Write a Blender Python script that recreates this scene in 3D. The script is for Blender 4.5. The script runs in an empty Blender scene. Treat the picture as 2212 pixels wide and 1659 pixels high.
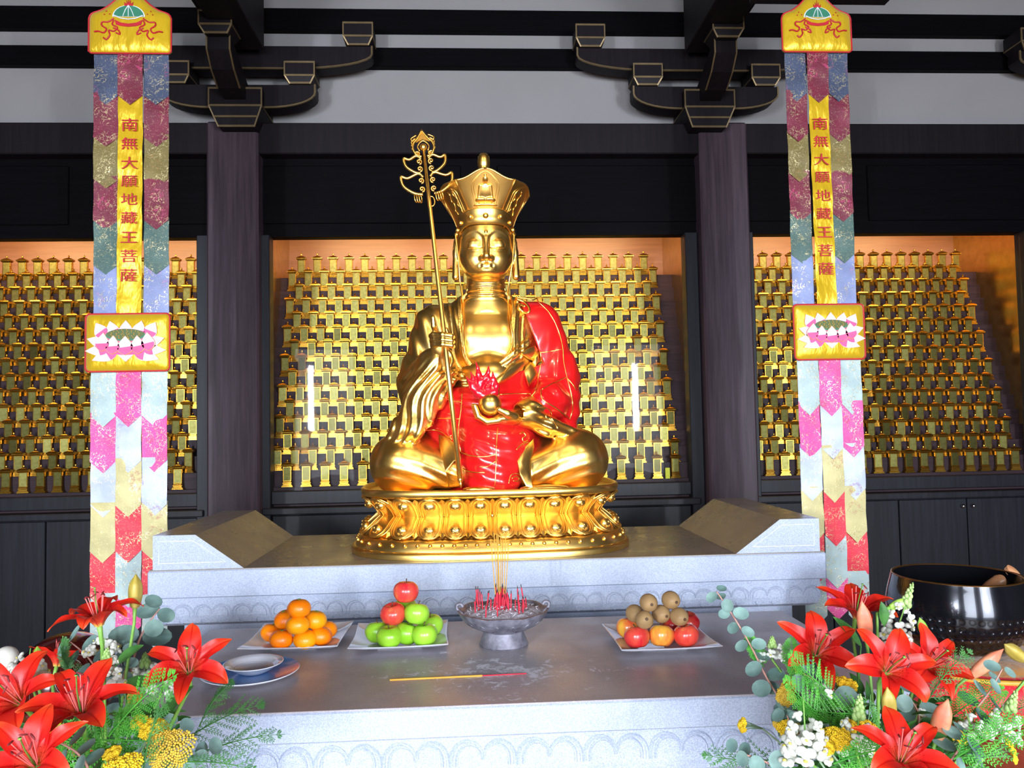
import bpy, math, random
import numpy as np
from mathutils import Vector, Matrix
PI = math.pi
sin, cos = math.sin, math.cos
scene = bpy.context.scene
COL = scene.collection

# ---------------------------------------------------------------- camera
W_, H_, FPX = 2212, 1659, 1720.0
CAM = Vector((-0.08, 0.0, 1.5))
_cx, _cy = W_/2, H_/2
_Y = Vector(((1012-_cx)/FPX, -(914-_cy)/FPX, -1.0)).normalized()
_Z = Vector((-0.0165, 1, 0)); _Z = (_Z - _Y*_Z.dot(_Y)).normalized()
_X = _Y.cross(_Z)
RW = Matrix((_X, _Y, _Z))
cam_d = bpy.data.cameras.new('camera')
cam_d.sensor_width = 36.0
cam_d.lens = FPX/W_*36.0
cam_d.clip_start = 0.05
cam = bpy.data.objects.new('camera', cam_d); COL.objects.link(cam)
cam.matrix_world = Matrix.Translation(CAM) @ RW.to_4x4()
scene.camera = cam

def at(px, py, D):
    """world point at depth D behind pixel (px, py) of the 2212 x 1659 photograph"""
    d = RW @ Vector(((px-_cx)/FPX, -(py-_cy)/FPX, -1.0))
    return CAM + d*(D/d.y)

# ---------------------------------------------------------------- world, light, exposure
scene.view_settings.view_transform = 'Standard'
scene.view_settings.look = 'None'
scene.view_settings.exposure = 0.0
scene.view_settings.gamma = 1.0
scene.view_settings.use_curve_mapping = False
scene.cycles.max_bounces = 8
scene.cycles.caustics_reflective = False
scene.cycles.caustics_refractive = False
scene.cycles.sample_clamp_indirect = 4.0
world = bpy.data.worlds.new('world'); scene.world = world; world.use_nodes = True
_wn = world.node_tree
_bg = _wn.nodes['Background']
_bg.inputs[0].default_value = (0.75, 0.86, 1.0, 1); _bg.inputs[1].default_value = 1.0

def area(name, loc, target, sx, sy, power, color, spread=PI):
    l = bpy.data.lights.new(name, 'AREA'); l.shape = 'RECTANGLE'; l.size = sx; l.size_y = sy
    l.energy = power; l.color = color; l.spread = spread
    o = bpy.data.objects.new(name, l); COL.objects.link(o); o.location = loc
    o.rotation_euler = (Vector(target)-Vector(loc)).to_track_quat('-Z', 'Y').to_euler()
    return o
# daylight through the three doorways behind the viewer
for dx in (-2.6, 0.0, 2.6):
    area('daylight', (dx, -3.3, 1.55), (dx*0.6, 2.6, 0.35), 1.7, 2.2, 120, (0.80, 0.88, 1.0), 2.1)
# sunlit gaps between the open door leaves: tall thin strips mirrored in the cabinet glass; the last lamp is added for sky and trees mirrored there
for px, y0, y1, w, p in ((671, 790, 930, 0.08, 95), (1371, 785, 930, 0.09, 95), (115, 800, 860, .05, 10), (135, 800, 880, .04, 10), (163, 800, 890, .05, 12), (1880, 770, 850, .05, 10), (1897, 772, 850, .04, 10), (1910, 770, 860, .06, 12), (2200, 768, 1000, 0.30, 28)):
    a, b = at(px, y0, 11.9), at(px, y1, 11.9)
    area('door_gap_and_sky', (a.x, -3.2, (a.z+b.z)/2), (a.x*.6, 3, 1.6), w, a.z-b.z, p, (0.86, 0.92, 1.0), 2.4)
# warm downlights in the ceiling, aimed at the statue
for dx in (-0.9, 0.9):
    l = bpy.data.lights.new('downlight', 'SPOT'); l.energy = 85; l.color = (1.0, 0.80, 0.50)
    l.spot_size = 0.75; l.spot_blend = 0.7; l.shadow_soft_size = 0.08
    o = bpy.data.objects.new('downlight', l); COL.objects.link(o); o.location = (dx, 0.9, 3.9)
    o.rotation_euler = (Vector((0, 3.1, 1.7))-o.location).to_track_quat('-Z', 'Y').to_euler()

# ---------------------------------------------------------------- object helpers
def S(o, label=None, cat=None, group=None, kind=None):
    if label: o['label'] = label
    if cat: o['category'] = cat
    if group: o['group'] = group
    if kind: o['kind'] = kind
    return o
def thing(name, label, cat, loc=(0, 0, 0), group=None, kind=None):
    o = bpy.data.objects.new(name, None); COL.objects.link(o); o.location = loc
    o.empty_display_size = 0.05
    return S(o, label, cat, group, kind)
def rootloc(p):
    v = Vector((0, 0, 0))
    while p is not None:
        v = v + p.location; p = p.parent
    return v
class MB:
    def __init__(s): s.v = []; s.f = []; s.m = []; s.cur = 0
    def add(s, vs, fs, M=None):
        n = len(s.v)
        if M is not None: vs = [M @ Vector(v) for v in vs]
        s.v += [tuple(v) for v in vs]
        s.f += [tuple(i+n for i in f) for f in fs]; s.m += [s.cur]*len(fs)
        return s
    def box(s, x0, x1, y0, y1, z0, z1, b=0.0, M=None):
        if b <= 0:
            vs = [(x, y, z) for z in (z0, z1) for y in (y0, y1) for x in (x0, x1)]
            return s.add(vs, [(0, 2, 3, 1), (4, 5, 7, 6), (0, 1, 5, 4), (1, 3, 7, 5), (3, 2, 6, 7), (2, 0, 4, 6)], M)
        b = min(b, (x1-x0)/2.01, (y1-y0)/2.01, (z1-z0)/2.01)
        loops = []
        for z, k in ((z0, b), (z0+b, 0), (z1-b, 0), (z1, b)):
            c = b-k*0
            loops.append([(x0+b, y0+k, z), (x1-b, y0+k, z), (x1-k, y0+b, z), (x1-k, y1-b, z), (x1-b, y1-k, z), (x0+b, y1-k, z), (x0+k, y1-b, z), (x0+k, y0+b, z)])
        return s.loft(loops, True, True, True, M)
    def loft(s, loops, closed=True, cap0=False, cap1=False, M=None):
        n = len(loops[0]); vs = [p for l in loops for p in l]; fs = []
        for i in range(len(loops)-1):
            for j in range(n if closed else n-1):
                k = (j+1) % n
                fs.append((i*n+j, i*n+k, (i+1)*n+k, (i+1)*n+j))
        if cap0: fs.append(tuple(range(n-1, -1, -1)))
        if cap1: fs.append(tuple(range((len(loops)-1)*n, len(loops)*n)))
        return s.add(vs, fs, M)
    def lathe(s, prof, n=32, M=None, c=(0, 0, 0), c0=True, c1=True):
        loops = [[(c[0]+r*cos(2*PI*j/n), c[1]+r*sin(2*PI*j/n), c[2]+z) for j in range(n)] for r, z in prof]
        return s.loft(loops, True, c0, c1, M)
    def tube(s, pts, r, n=8, caps=True, M=None, flat=1.0):
        pts = [Vector(p) for p in pts]; loops = []
        N = len(pts); up = None
        for i, p in enumerate(pts):
            t = (pts[min(i+1, N-1)]-pts[max(i-1, 0)])
            t = t.normalized() if t.length > 1e-9 else Vector((0, 0, 1))
            if up is None: up = t.orthogonal().normalized()
            up = (up - t*up.dot(t))
            up = up.normalized() if up.length > 1e-6 else t.orthogonal().normalized()
            b = t.cross(up); rr = r[i] if isinstance(r, (list, tuple)) else r
            loops.append([p + up*(cos(2*PI*j/n)*rr) + b*(sin(2*PI*j/n)*rr*flat) for j in range(n)])
        return s.loft(loops, True, caps, caps, M)
    def ball(s, c, r, nu=12, nv=8, M=None):
        if not isinstance(r, (list, tuple)): r = (r, r, r)
        loops = []
        for i in range(1, nv):
            a = PI*i/nv
            loops.append([(c[0]+r[0]*sin(a)*cos(2*PI*j/nu), c[1]+r[1]*sin(a)*sin(2*PI*j/nu), c[2]-r[2]*cos(a)) for j in range(nu)])
        n0 = len(s.v); s.loft(loops, True, False, False, M)
        top = Vector((c[0], c[1], c[2]+r[2])); bot = Vector((c[0], c[1], c[2]-r[2]))
        if M is not None: top = M @ top; bot = M @ bot
        b = len(s.v); s.v += [tuple(bot), tuple(top)]
        last = n0+(nv-2)*nu
        for j in range(nu):
            k = (j+1) % nu
            s.f.append((b, n0+k, n0+j)); s.f.append((b+1, last+j, last+k)); s.m += [s.cur]*2
        return s
    def prism(s, pts, y0, y1, M=None):
        """outline in xz (counter-clockwise seen from -y) pushed from y0 to y1"""
        a = [(x, y0, z) for x, z in pts]; b = [(x, y1, z) for x, z in pts]
        return s.loft([b, a], True, True, True, M)
    def build(s, name, mat, parent=None, world=True, smooth=False, angle=None):
        me = bpy.data.meshes.new(name)
        off = rootloc(parent) if (parent is not None and world) else Vector((0, 0, 0))
        vs = [(v[0]-off.x, v[1]-off.y, v[2]-off.z) for v in s.v]
        me.from_pydata(vs, [], s.f)
        for m in (mat if isinstance(mat, (list, tuple)) else [mat]): me.materials.append(m)
        if len(me.materials) > 1: me.polygons.foreach_set('material_index', s.m)
        if smooth:
            me.polygons.foreach_set('use_smooth', [True]*len(me.polygons))
            if angle is not None: me.set_sharp_from_angle(angle=math.radians(angle))
        me.update()
        o = bpy.data.objects.new(name, me); COL.objects.link(o)
        if parent is not None: o.parent = parent
        return o
def copy_tree(o, parent=None):
    c = o.copy(); COL.objects.link(c)
    if parent is not None: c.parent = parent
    for ch in list(o.children): copy_tree(ch, c)
    return c
def struct(name, mb, mat, label=None, **k):
    o = mb.build(name, mat, **k); o['kind'] = 'structure'
    return o
def crv(pts, n=6):
    """Catmull-Rom through pts"""
    P = [Vector(p) for p in pts]; out = []
    for i in range(len(P)-1):
        a, b, c, d = P[max(i-1, 0)], P[i], P[i+1], P[min(i+2, len(P)-1)]
        for k in range(n):
            t = k/n
            out.append(0.5*((2*b)+(c-a)*t+(2*a-5*b+4*c-d)*t*t+(3*b-a-3*c+d)*t**3))
    out.append(P[-1]); return out

# ---------------------------------------------------------------- materials
def lin(c):
    return tuple(((x/255)/12.92 if x/255 <= 0.04045 else ((x/255+0.055)/1.055)**2.4) for x in c)+(1.0,)
class NT:
    def __init__(s, name):
        s.mat = bpy.data.materials.new(name); s.mat.use_nodes = True
        s.t = s.mat.node_tree; s.n = s.t.nodes; s.b = s.n['Principled BSDF']
        s.co = s.n.new('ShaderNodeTexCoord').outputs['Object']
    def node(s, ty, **kw):
        n = s.n.new(ty)
        for k, v in kw.items(): setattr(n, k, v)
        return n
    def link(s, a, b): s.t.links.new(a, b)
    def mapping(s, scale=(1, 1, 1), loc=(0, 0, 0)):
        m = s.node('ShaderNodeMapping'); s.link(s.co, m.inputs[0]); m.inputs['Scale'].default_value = scale; m.inputs['Location'].default_value = loc
        return m.outputs[0]
    def noise(s, scale, detail=3, rough=0.55, vec=None, dist=0.0):
        n = s.node('ShaderNodeTexNoise'); n.inputs['Scale'].default_value = scale; n.inputs['Detail'].default_value = detail
        n.inputs['Roughness'].default_value = rough; n.inputs['Distortion'].default_value = dist
        s.link(vec or s.co, n.inputs['Vector']); return n.outputs['Fac']
    def voronoi(s, scale, feature='F1', vec=None, out='Distance'):
        n = s.node('ShaderNodeTexVoronoi', feature=feature); n.inputs['Scale'].default_value = scale
        s.link(vec or s.co, n.inputs['Vector']); return n.outputs[out]
    def ramp(s, fac, stops, interp='LINEAR'):
        n = s.node('ShaderNodeValToRGB'); n.color_ramp.interpolation = interp
        e = n.color_ramp.elements
        while len(e) < len(stops): e.new(0.5)
        for i, (p, c) in enumerate(stops):
            e[i].position = p; e[i].color = c if len(c) == 4 else tuple(c)+(1,)
        s.link(fac, n.inputs[0]); return n.outputs[0]
    def mix(s, a, b, fac=0.5, mode='MIX'):
        n = s.node('ShaderNodeMix', data_type='RGBA', blend_type=mode)
        for sock, v in ((n.inputs[0], fac), (n.inputs[6], a), (n.inputs[7], b)):
            if hasattr(v, 'is_linked') or isinstance(v, bpy.types.NodeSocket): s.link(v, sock)
            else: sock.default_value = v
        return n.outputs[2]
    def math(s, op, a, b=None):
        n = s.node('ShaderNodeMath', operation=op)
        for i, v in enumerate((a, b)):
            if v is None: continue
            if isinstance(v, bpy.types.NodeSocket): s.link(v, n.inputs[i])
            else: n.inputs[i].default_value = v
        return n.outputs[0]
    def bump(s, h, strength=0.3, dist=0.002):
        n = s.node('ShaderNodeBump'); n.inputs['Strength'].default_value = strength; n.inputs['Distance'].default_value = dist
        s.link(h, n.inputs['Height']); s.link(n.outputs[0], s.b.inputs['Normal'])
    def set(s, **kw):
        for k, v in kw.items():
            sock = s.b.inputs[{'color': 'Base Color', 'rough': 'Roughness', 'metal': 'Metallic', 'coat': 'Coat Weight', 'coatr': 'Coat Roughness', 'spec': 'Specular IOR Level', 'trans': 'Transmission Weight', 'sheen': 'Sheen Weight', 'sub': 'Subsurface Weight', 'emit': 'Emission Color', 'emits': 'Emission Strength'}[k]]
            if isinstance(v, bpy.types.NodeSocket): s.link(v, sock)
            else: sock.default_value = v
        return s
def simple(name, rgb, rough=0.5, metal=0.0, vary=0.12, scale=20, bump=0.0, bscale=60, **kw):
    t = NT(name); c = lin(rgb)
    dark = tuple(x*(1-vary) for x in c[:3])+(1,); light = tuple(min(1, x*(1+vary)) for x in c[:3])+(1,)
    t.set(color=t.ramp(t.noise(scale), [(0.3, dark), (0.7, light)]), rough=rough, metal=metal, **kw)
    if bump: t.bump(t.noise(bscale, 4), bump)
    return t.mat

def stone_mat(name, a, b, rough, spk=900, dust=False, spec=0.5):
    t = NT(name)
    n1 = t.noise(spk, 2, 0.7); n2 = t.noise(6, 4, 0.6); n3 = t.noise(260, 2, 0.7)
    base = t.ramp(n1, [(0.36, lin(a)), (0.62, lin(b))])
    base = t.mix(base, t.ramp(n3, [(0.4, (0.72, 0.74, 0.78, 1)), (0.6, (1.0, 1.0, 1.0, 1))]), 0.8, 'MULTIPLY')
    base = t.mix(base, t.ramp(n2, [(0.3, (0.86, 0.87, 0.88, 1)), (0.7, (1, 1, 1, 1))]), 0.7, 'MULTIPLY')
    t.set(color=base, rough=rough, spec=spec)
    t.bump(n1, 0.12, 0.001)
    return t.mat
M = {}
M['stone'] = stone_mat('honed_granite', (138, 147, 168), (196, 203, 222), 0.6)
t = NT('polished_granite')
n2 = t.noise(5, 5, 0.65); n1 = t.noise(700, 2, 0.7)
base = t.mix(t.ramp(n1, [(0.35, lin((122, 113, 104))), (0.65, lin((150, 140, 130)))]), t.ramp(n2, [(0.3, (0.78, 0.77, 0.76, 1)), (0.7, (1.05, 1.03, 1.0, 1))]), 0.8, 'MULTIPLY')
t.set(color=base, rough=t.ramp(t.noise(9, 4), [(0.3, (0.22,)*3), (0.7, (0.38,)*3)]), spec=0.6); t.bump(n1, 0.04, 0.0005)
M['polish'] = t.mat
# the offering table's top: polished stone with spilt ash near the censer
t = NT('polished_granite_with_ash')
n2 = t.noise(4, 5, 0.65); n1 = t.noise(700, 2, 0.7)
base = t.mix(t.ramp(n1, [(0.35, lin((148, 143, 150))), (0.65, lin((184, 178, 184)))]), t.ramp(n2, [(0.3, (0.72, 0.71, 0.74, 1)), (0.7, (1.12, 1.08, 1.02, 1))]), 0.9, 'MULTIPLY')
ash = t.noise(22, 9, 0.78, dist=0.6)
sep = t.node('ShaderNodeSeparateXYZ'); t.link(t.co, sep.inputs[0])
def bell(o, c, w):
    return t.math('MAXIMUM', t.math('SUBTRACT', 1.0, t.math('DIVIDE', t.math('ABSOLUTE', t.math('SUBTRACT', o, c)), w)), 0.0)
msk = t.math('MULTIPLY', bell(sep.outputs[0], 0.0, 0.5), bell(sep.outputs[1], -0.16, 0.34))
am = t.ramp(t.math('ADD', ash, t.math('MULTIPLY', msk, 0.24)), [(0.68, (0, 0, 0, 1)), (0.75, (1, 1, 1, 1))])
t.set(color=t.mix(base, lin((222, 220, 228)), am), rough=t.mix(t.ramp(t.noise(7, 4), [(0.3, (0.28,)*3), (0.7, (0.46,)*3)]), (0.8, 0.8, 0.8, 1), am), spec=0.6); t.bump(n1, 0.04, 0.0005)
M['polish_ash'] = t.mat
def wood(name, a, b, rough=0.35, sc=(60, 60, 3), bump=0.05, spec=0.5):
    t = NT(name); n = t.noise(1.0, 5, 0.6, t.mapping(sc))
    t.set(color=t.ramp(n, [(0.3, lin(a)), (0.7, lin(b))]), rough=rough, spec=spec); t.bump(n, bump, 0.001)
    return t.mat
M['darkwood'] = wood('dark_stained_timber', (15, 11, 14), (25, 19, 23), 0.55, spec=0.15)
M['column'] = wood('dark_column_timber', (50, 38, 46), (72, 58, 66), 0.45, spec=0.25)
M['frame'] = wood('black_blue_frame', (22, 22, 27), (34, 34, 40), 0.45, spec=0.25)
M['black'] = wood('blackened_beam', (4, 3, 5), (8, 6, 9), 0.6, (3, 60, 60), spec=0.05)
M['ceilwood'] = wood('ceiling_timber', (70, 52, 42), (92, 70, 56), 0.6)
M['plaster'] = simple('white_plaster', (138, 134, 134), 0.9, vary=0.03, scale=3, bump=0.05, bscale=200)
M['brass'] = simple('antique_brass_edging', (128, 108, 78), 0.45, 0.7)
M['warmwood'] = wood('cedar_back_panel', (138, 94, 72), (160, 110, 84), 0.4, (3, 60, 60))
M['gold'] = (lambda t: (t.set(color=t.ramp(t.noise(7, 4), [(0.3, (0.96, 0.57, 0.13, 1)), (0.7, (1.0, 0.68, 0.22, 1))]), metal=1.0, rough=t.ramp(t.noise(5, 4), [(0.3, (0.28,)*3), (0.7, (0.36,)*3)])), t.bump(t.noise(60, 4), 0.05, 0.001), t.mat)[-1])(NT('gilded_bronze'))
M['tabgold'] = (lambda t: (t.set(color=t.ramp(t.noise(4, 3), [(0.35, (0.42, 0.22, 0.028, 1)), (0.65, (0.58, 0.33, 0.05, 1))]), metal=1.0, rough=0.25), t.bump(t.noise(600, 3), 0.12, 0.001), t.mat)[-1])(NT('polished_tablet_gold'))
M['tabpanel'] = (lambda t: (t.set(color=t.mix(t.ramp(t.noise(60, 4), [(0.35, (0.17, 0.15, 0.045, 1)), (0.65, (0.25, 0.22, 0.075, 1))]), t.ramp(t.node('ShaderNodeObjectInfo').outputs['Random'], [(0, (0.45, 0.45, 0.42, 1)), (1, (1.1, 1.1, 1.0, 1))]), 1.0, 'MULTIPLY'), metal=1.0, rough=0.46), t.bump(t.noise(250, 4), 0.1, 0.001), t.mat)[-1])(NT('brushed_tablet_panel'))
M['brassmirror'] = simple('brushed_brass_lining', (196, 150, 84), 0.28, 1.0, bump=0.02)
M['tier'] = wood('tier_timber', (44, 30, 34), (62, 44, 48), 0.5, (3, 60, 60), spec=0.2)
M['floor'] = (lambda t: (t.set(color=t.ramp(t.noise(3, 4), [(0.3, lin((150, 118, 88))), (0.7, lin((176, 142, 108)))]), rough=0.3), t.mat)[-1])(NT('polished_floor'))
M['redlacq'] = (lambda t: (t.set(color=t.ramp(t.noise(5, 4), [(0.3, (0.66, 0.006, 0.008, 1)), (0.7, (0.78, 0.012, 0.012, 1))]), rough=0.28, coat=0.7, coatr=0.08), t.bump(t.noise(14, 4), 0.12, 0.004), t.mat)[-1])(NT('red_lacquer'))
def glass_mat():
    m = bpy.data.materials.new('cabinet_glass'); m.use_nodes = True; nt = m.node_tree; nt.nodes.clear()
    o = nt.nodes.new('ShaderNodeOutputMaterial'); mx = nt.nodes.new('ShaderNodeMixShader')
    tr = nt.nodes.new('ShaderNodeBsdfTransparent'); gl = nt.nodes.new('ShaderNodeBsdfGlossy'); fr = nt.nodes.new('ShaderNodeFresnel')
    tr.inputs[0].default_value = (0.97, 0.98, 0.98, 1); gl.inputs['Roughness'].default_value = 0.015; fr.inputs[0].default_value = 1.5
    ml = nt.nodes.new('ShaderNodeMath'); ml.operation = 'MULTIPLY'; ml.inputs[1].default_value = 0.06
    nt.links.new(fr.outputs[0], ml.inputs[0]); nt.links.new(ml.outputs[0], mx.inputs[0])
    nt.links.new(tr.outputs[0], mx.inputs[1]); nt.links.new(gl.outputs[0], mx.inputs[2]); nt.links.new(mx.outputs[0], o.inputs[0])
    return m
M['glass'] = glass_mat()

# ---------------------------------------------------------------- the hall
YW = 4.35                                   # plane of the cabinet fronts
struct('floor', MB().box(-6, 6, -3.4, 6, -0.1, 0), M['floor'])
struct('ceiling', MB().box(-6, 6, -3.4, 6, 4.6, 4.7), M['ceilwood'])
struct('wall_left', MB().box(-5.1, -5.0, -3.4, 6, 0, 4.6), M['column'])
struct('wall_right', MB().box(5.0, 5.1, -3.4, 6, 0, 4.6), M['column'])
# rear wall behind the viewer: three open doorways between dark piers
mb = MB()
for x0, x1 in ((-5, -3.45), (-1.75, -0.85), (0.85, 1.75), (3.45, 5)): mb.box(x0, x1, -3.2, -3.0, 0, 2.75)
mb.box(-5, 5, -3.2, -3.0, 2.75, 4.6)
struct('wall_front', mb, M['darkwood'])
# the shrine wall: plaster between black purlins above a dark beam and panels
struct('wall_back', MB().box(-5, 5, 4.42, 4.5, 3.10, 4.6), M['plaster'])
struct('trim_1', MB().box(-5, 5, 4.26, 4.42, 2.96, 3.13, 0.006), M['darkwood'])
mb = MB().box(-5, 5, 4.345, 4.42, 2.53, 2.97)
for x in (-3.1, -1.0, 1.0, 3.1): mb.box(x-0.9, x+0.9, 4.335, 4.345, 2.60, 2.92, 0.004)
struct('trim_2', mb, M['black'])
struct('trim_3', MB().box(-5, 5, 4.37, 4.42, 3.49, 3.600, 0.005), M['black'])
struct('trim_4', MB().box(-5, 5, 4.37, 4.42, 3.695, 3.82, 0.005), M['black'])
for i, x in enumerate((-1.31, 1.345, -3.75, 3.75)):
    o = MB().box(x-0.135, x+0.135, 4.24, 4.5, 0, 3.13, 0.01).build('column', M['column']); o['kind'] = 'structure'
# carcass of the wall behind the cabinets
struct('wall_carcass', MB().box(-5, 5, 5.12, 5.2, 0, 3.1).box(-5, 5, 4.5, 5.12, 2.87, 2.95), M['darkwood'])

# ---------------------------------------------------------------- memorial tablet (prototype)
def tablet_proto():
    t = thing('memorial_tablet', 'x', 'tablet')
    b = MB()
    for w, d, z0, z1 in ((0.062, 0.026, 0, 0.006), (0.056, 0.025, 0.006, 0.012), (0.046, 0.024, 0.012, 0.020), (0.052, 0.026, 0.020, 0.025), (0.047, 0.024, 0.025, 0.032)):
        b.box(-w/2, w/2, -d/2, d/2, z0, z1, 0.0012)
    for k in range(7): b.ball((-0.021+k*0.007, -0.0125, 0.029), 0.0022, 6, 4)
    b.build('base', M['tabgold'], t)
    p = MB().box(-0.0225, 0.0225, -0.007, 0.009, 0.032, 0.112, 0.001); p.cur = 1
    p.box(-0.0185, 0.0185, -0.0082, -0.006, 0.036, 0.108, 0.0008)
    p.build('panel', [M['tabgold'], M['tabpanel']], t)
    r = MB()
    L = []
    for w, d, z in ((0.048, 0.024, 0.110), (0.060, 0.030, 0.117), (0.062, 0.031, 0.121), (0.052, 0.026, 0.126), (0.034, 0.018, 0.131), (0.014, 0.012, 0.134)):
        L.append([(-w/2, -d/2, z), (w/2, -d/2, z), (w/2, d/2, z), (-w/2, d/2, z)])
    r.loft(L, True, True, True)
    for k in range(6): r.ball((-0.022+k*0.0088, -0.0145, 0.1185), 0.0026, 6, 4)
    r.lathe([(0.005, 0.133), (0.0035, 0.137), (0.0055, 0.141), (0.005, 0.146), (0.001, 0.151)], 8)
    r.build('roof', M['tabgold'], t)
    return t
proto = tablet_proto()
NUM = 'first second third fourth fifth sixth seventh eighth ninth tenth eleventh twelfth thirteenth fourteenth fifteenth sixteenth seventeenth eighteenth nineteenth twentieth twenty-first twenty-second twenty-third twenty-fourth'.split()
NROW = 15
def rowpos(k):                              # k = 0 bottom row ... 14 top row
    return 4.40+0.033*k, 1.172+0.0875*k
cabs = []
def cabinet(name, xa, xb, label, xs_of, tag, doors):
    c = thing(name, label, 'cabinet', ((xa+xb)/2, YW, 0))
    zt, zb = 2.53, 1.155
    mb = MB()
    mb.box(xa-0.07, xa, YW-0.04, YW+0.05, 0.0, 2.535, 0.004).box(xb, xb+0.07, YW-0.04, YW+0.05, 0, 2.535, 0.004)
    mb.box(xa, xb, YW-0.02, YW+0.05, zb-0.07, zb, 0.004).box(xa-.04, xb+.04, YW-0.06, YW+0.05, zb-0.12, zb-0.085, 0.004).box(xa, xb, YW+0.01, YW+0.05, 0, zb-0.12)
    mb.build('frame', M['frame'], c)
    MB().box(xa-0.10, xb+0.10, 5.06, 5.10, 1.0, 2.86).build('back_panel', M['warmwood'], c)
    MB().box(xa-0.07, xb+0.07, YW+0.05, 5.06, 2.82, 2.86).build('top_panel', M['warmwood'], c)
    for x0 in (xa-0.09, xb+0.06): MB().box(x0, x0+0.03, YW+0.05, 5.06, 1.0, 2.86).build('side_panel', M['brassmirror'], c)
    mb = MB()
    for k in range(NROW):
        y, z = rowpos(k)
        mb.box(xa-0.06, xb+0.06, y-0.018, y+0.0149 if k < NROW-1 else 5.05, 1.0, z)
    mb.build('tier', M['tier'], c)
    nd = doors; w = (xb-xa)/nd
    for i in range(nd):
        dr = MB().box(xa+i*w+0.003, xa+(i+1)*w-0.003, YW-0.012, YW+0.01, 0.12, zb-0.13, 0.003).build('door', M['frame'], c)
        s = 1 if i % 2 == 0 else -1
        hx = xa+(i+1)*w-0.03 if i % 2 == 0 else xa+i*w+0.03
        MB().ball((hx, YW-0.024, 0.985), 0.011).build('knob', M['chrome'], dr, smooth=True)
    ng = max(2, round((xb-xa)/1.0)); w = (xb-xa)/ng
    for i in range(ng):
        MB().box(xa+i*w+0.002, xa+(i+1)*w-0.002, YW+0.0, YW+0.006, zb, zt).build('glass_pane', M['glass'], c)
    # the lamp hidden under the cabinet's head
    n = 3 if xb-xa > 2 else 2
    for i in range(n):
        area('cabinet_lamp', (xa+(i+0.5)*(xb-xa)/n, 4.50, 2.74), (xa+(i+0.5)*(xb-xa)/n, 4.95, 2.2), 0.6, 0.05, 8.0, (1.0, 0.66, 0.30), 2.9)
    cabs.append((xa, xb, xs_of, tag))
    return c
M['chrome'] = simple('chrome', (210, 210, 215), 0.15, 1.0)
def xs_mid(k): return [-1.065+0.1014*i for i in range(22)] if k == 0 else ([-1.125+0.0955*i for i in range(24)] if k % 2 else [-1.077+0.0955*i for i in range(23)])
def xs_l(k): return [-1.60-0.0895*i-(0.0 if k % 2 else 0.045) for i in range(15)]
def xs_r(k): return [1.60+0.0893*i+(0.0 if k % 2 == 0 else -0.0446) for i in range(17)]
cabinet('display_cabinet', -1.135, 1.135, 'wide glass cabinet of golden memorial tablets directly behind the seated statue', xs_mid, 'cabinet behind the statue', 4)
cabinet('display_cabinet', -3.09, -1.52, 'glass cabinet of golden tablets behind the silk banner, beside the carved wooden fish drum', xs_l, 'left cabinet', 4)
cabinet('display_cabinet', 1.52, 3.09, 'glass cabinet of golden tablets behind the silk banner, above the black singing bowl', xs_r, 'right cabinet', 4)
def project(p):
    c = RW.transposed() @ (Vector(p)-CAM)
    return _cx-FPX*c.x/c.z, _cy+FPX*c.y/c.z
def hidden(u, v):
    """behind the statue, a banner, or off the frame"""
    if u < -8 or u > 2220: return True
    if 190 < u < 355 and v < 1200: return True
    if 1700+(v-500)*0.05 < u < 1858+(v-500)*0.03: return True
    if v > 660 and 885-(v-660)*0.1 < u < 1215+(v-660)*0.1: return True
    if 985 < u < 1115 and v > 400: return True
    if v > 940 and 800 < u < 1308: return True
    return False
cand = []
for (xa, xb, xs_of, tag) in cabs:
    for k in range(NROW):
        y, z = rowpos(k)
        for i, x in enumerate(sorted(xs_of(k))):
            u, v = project((x, y, z+0.08))
            cand.append((hidden(u, v), k, tag, i, x, y, z))
rnd = random.Random(5)
cand.sort(key=lambda c: (c[0], c[1]))
used = 0; stuff = []
for (hid, k, tag, i, x, y, z) in cand:
    if hid or used >= 300:
        if not (hid and k < 0): stuff.append((x, y, z))
        continue
    o = proto if used == 0 else copy_tree(proto)
    used += 1
    o.location = (x, y-.004, z+.0006); o.rotation_euler = (0, 0, rnd.uniform(-.10, .10))
    row = 'bottom' if k == 0 else NUM[k]
    S(o, f'golden memorial tablet in the {tag}, {row} row{" up" if k else ""}, {NUM[i]} along', 'tablet', 'memorial tablets ranked in the glass cabinets')
tv = []; tf = []; tm = []
for ch in proto.children:
    n = len(tv); tv += [tuple(v.co) for v in ch.data.vertices]
    for p in ch.data.polygons: tf.append(tuple(i+n for i in p.vertices)); tm.append(1 if (ch.name.startswith('panel') and p.material_index == 1) else 0)
mb = MB()
for (x, y, z) in stuff:
    n = len(mb.v); mb.v += [(a+x, b+y-.004, c+z+.0006) for a, b, c in tv]; mb.f += [tuple(i+n for i in f) for f in tf]; mb.m += tm
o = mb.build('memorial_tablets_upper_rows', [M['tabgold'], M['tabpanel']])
S(o, 'upper rows of small golden memorial tablets under the cabinet lamps', 'tablets', None, 'stuff')
o = MB().box(-0.013, 0.013, 0, 0.003, 0, 0.06, 0.001); p0 = at(1443, 1030, 4.37)
o = o.add([], []).build('paper_slip', simple('yellow_paper', (214, 214, 60), 0.7)); o.location = (p0.x, 4.375, 1.172)
S(o, 'small yellow paper slip leaning before the bottom row of tablets', 'slip')

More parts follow.
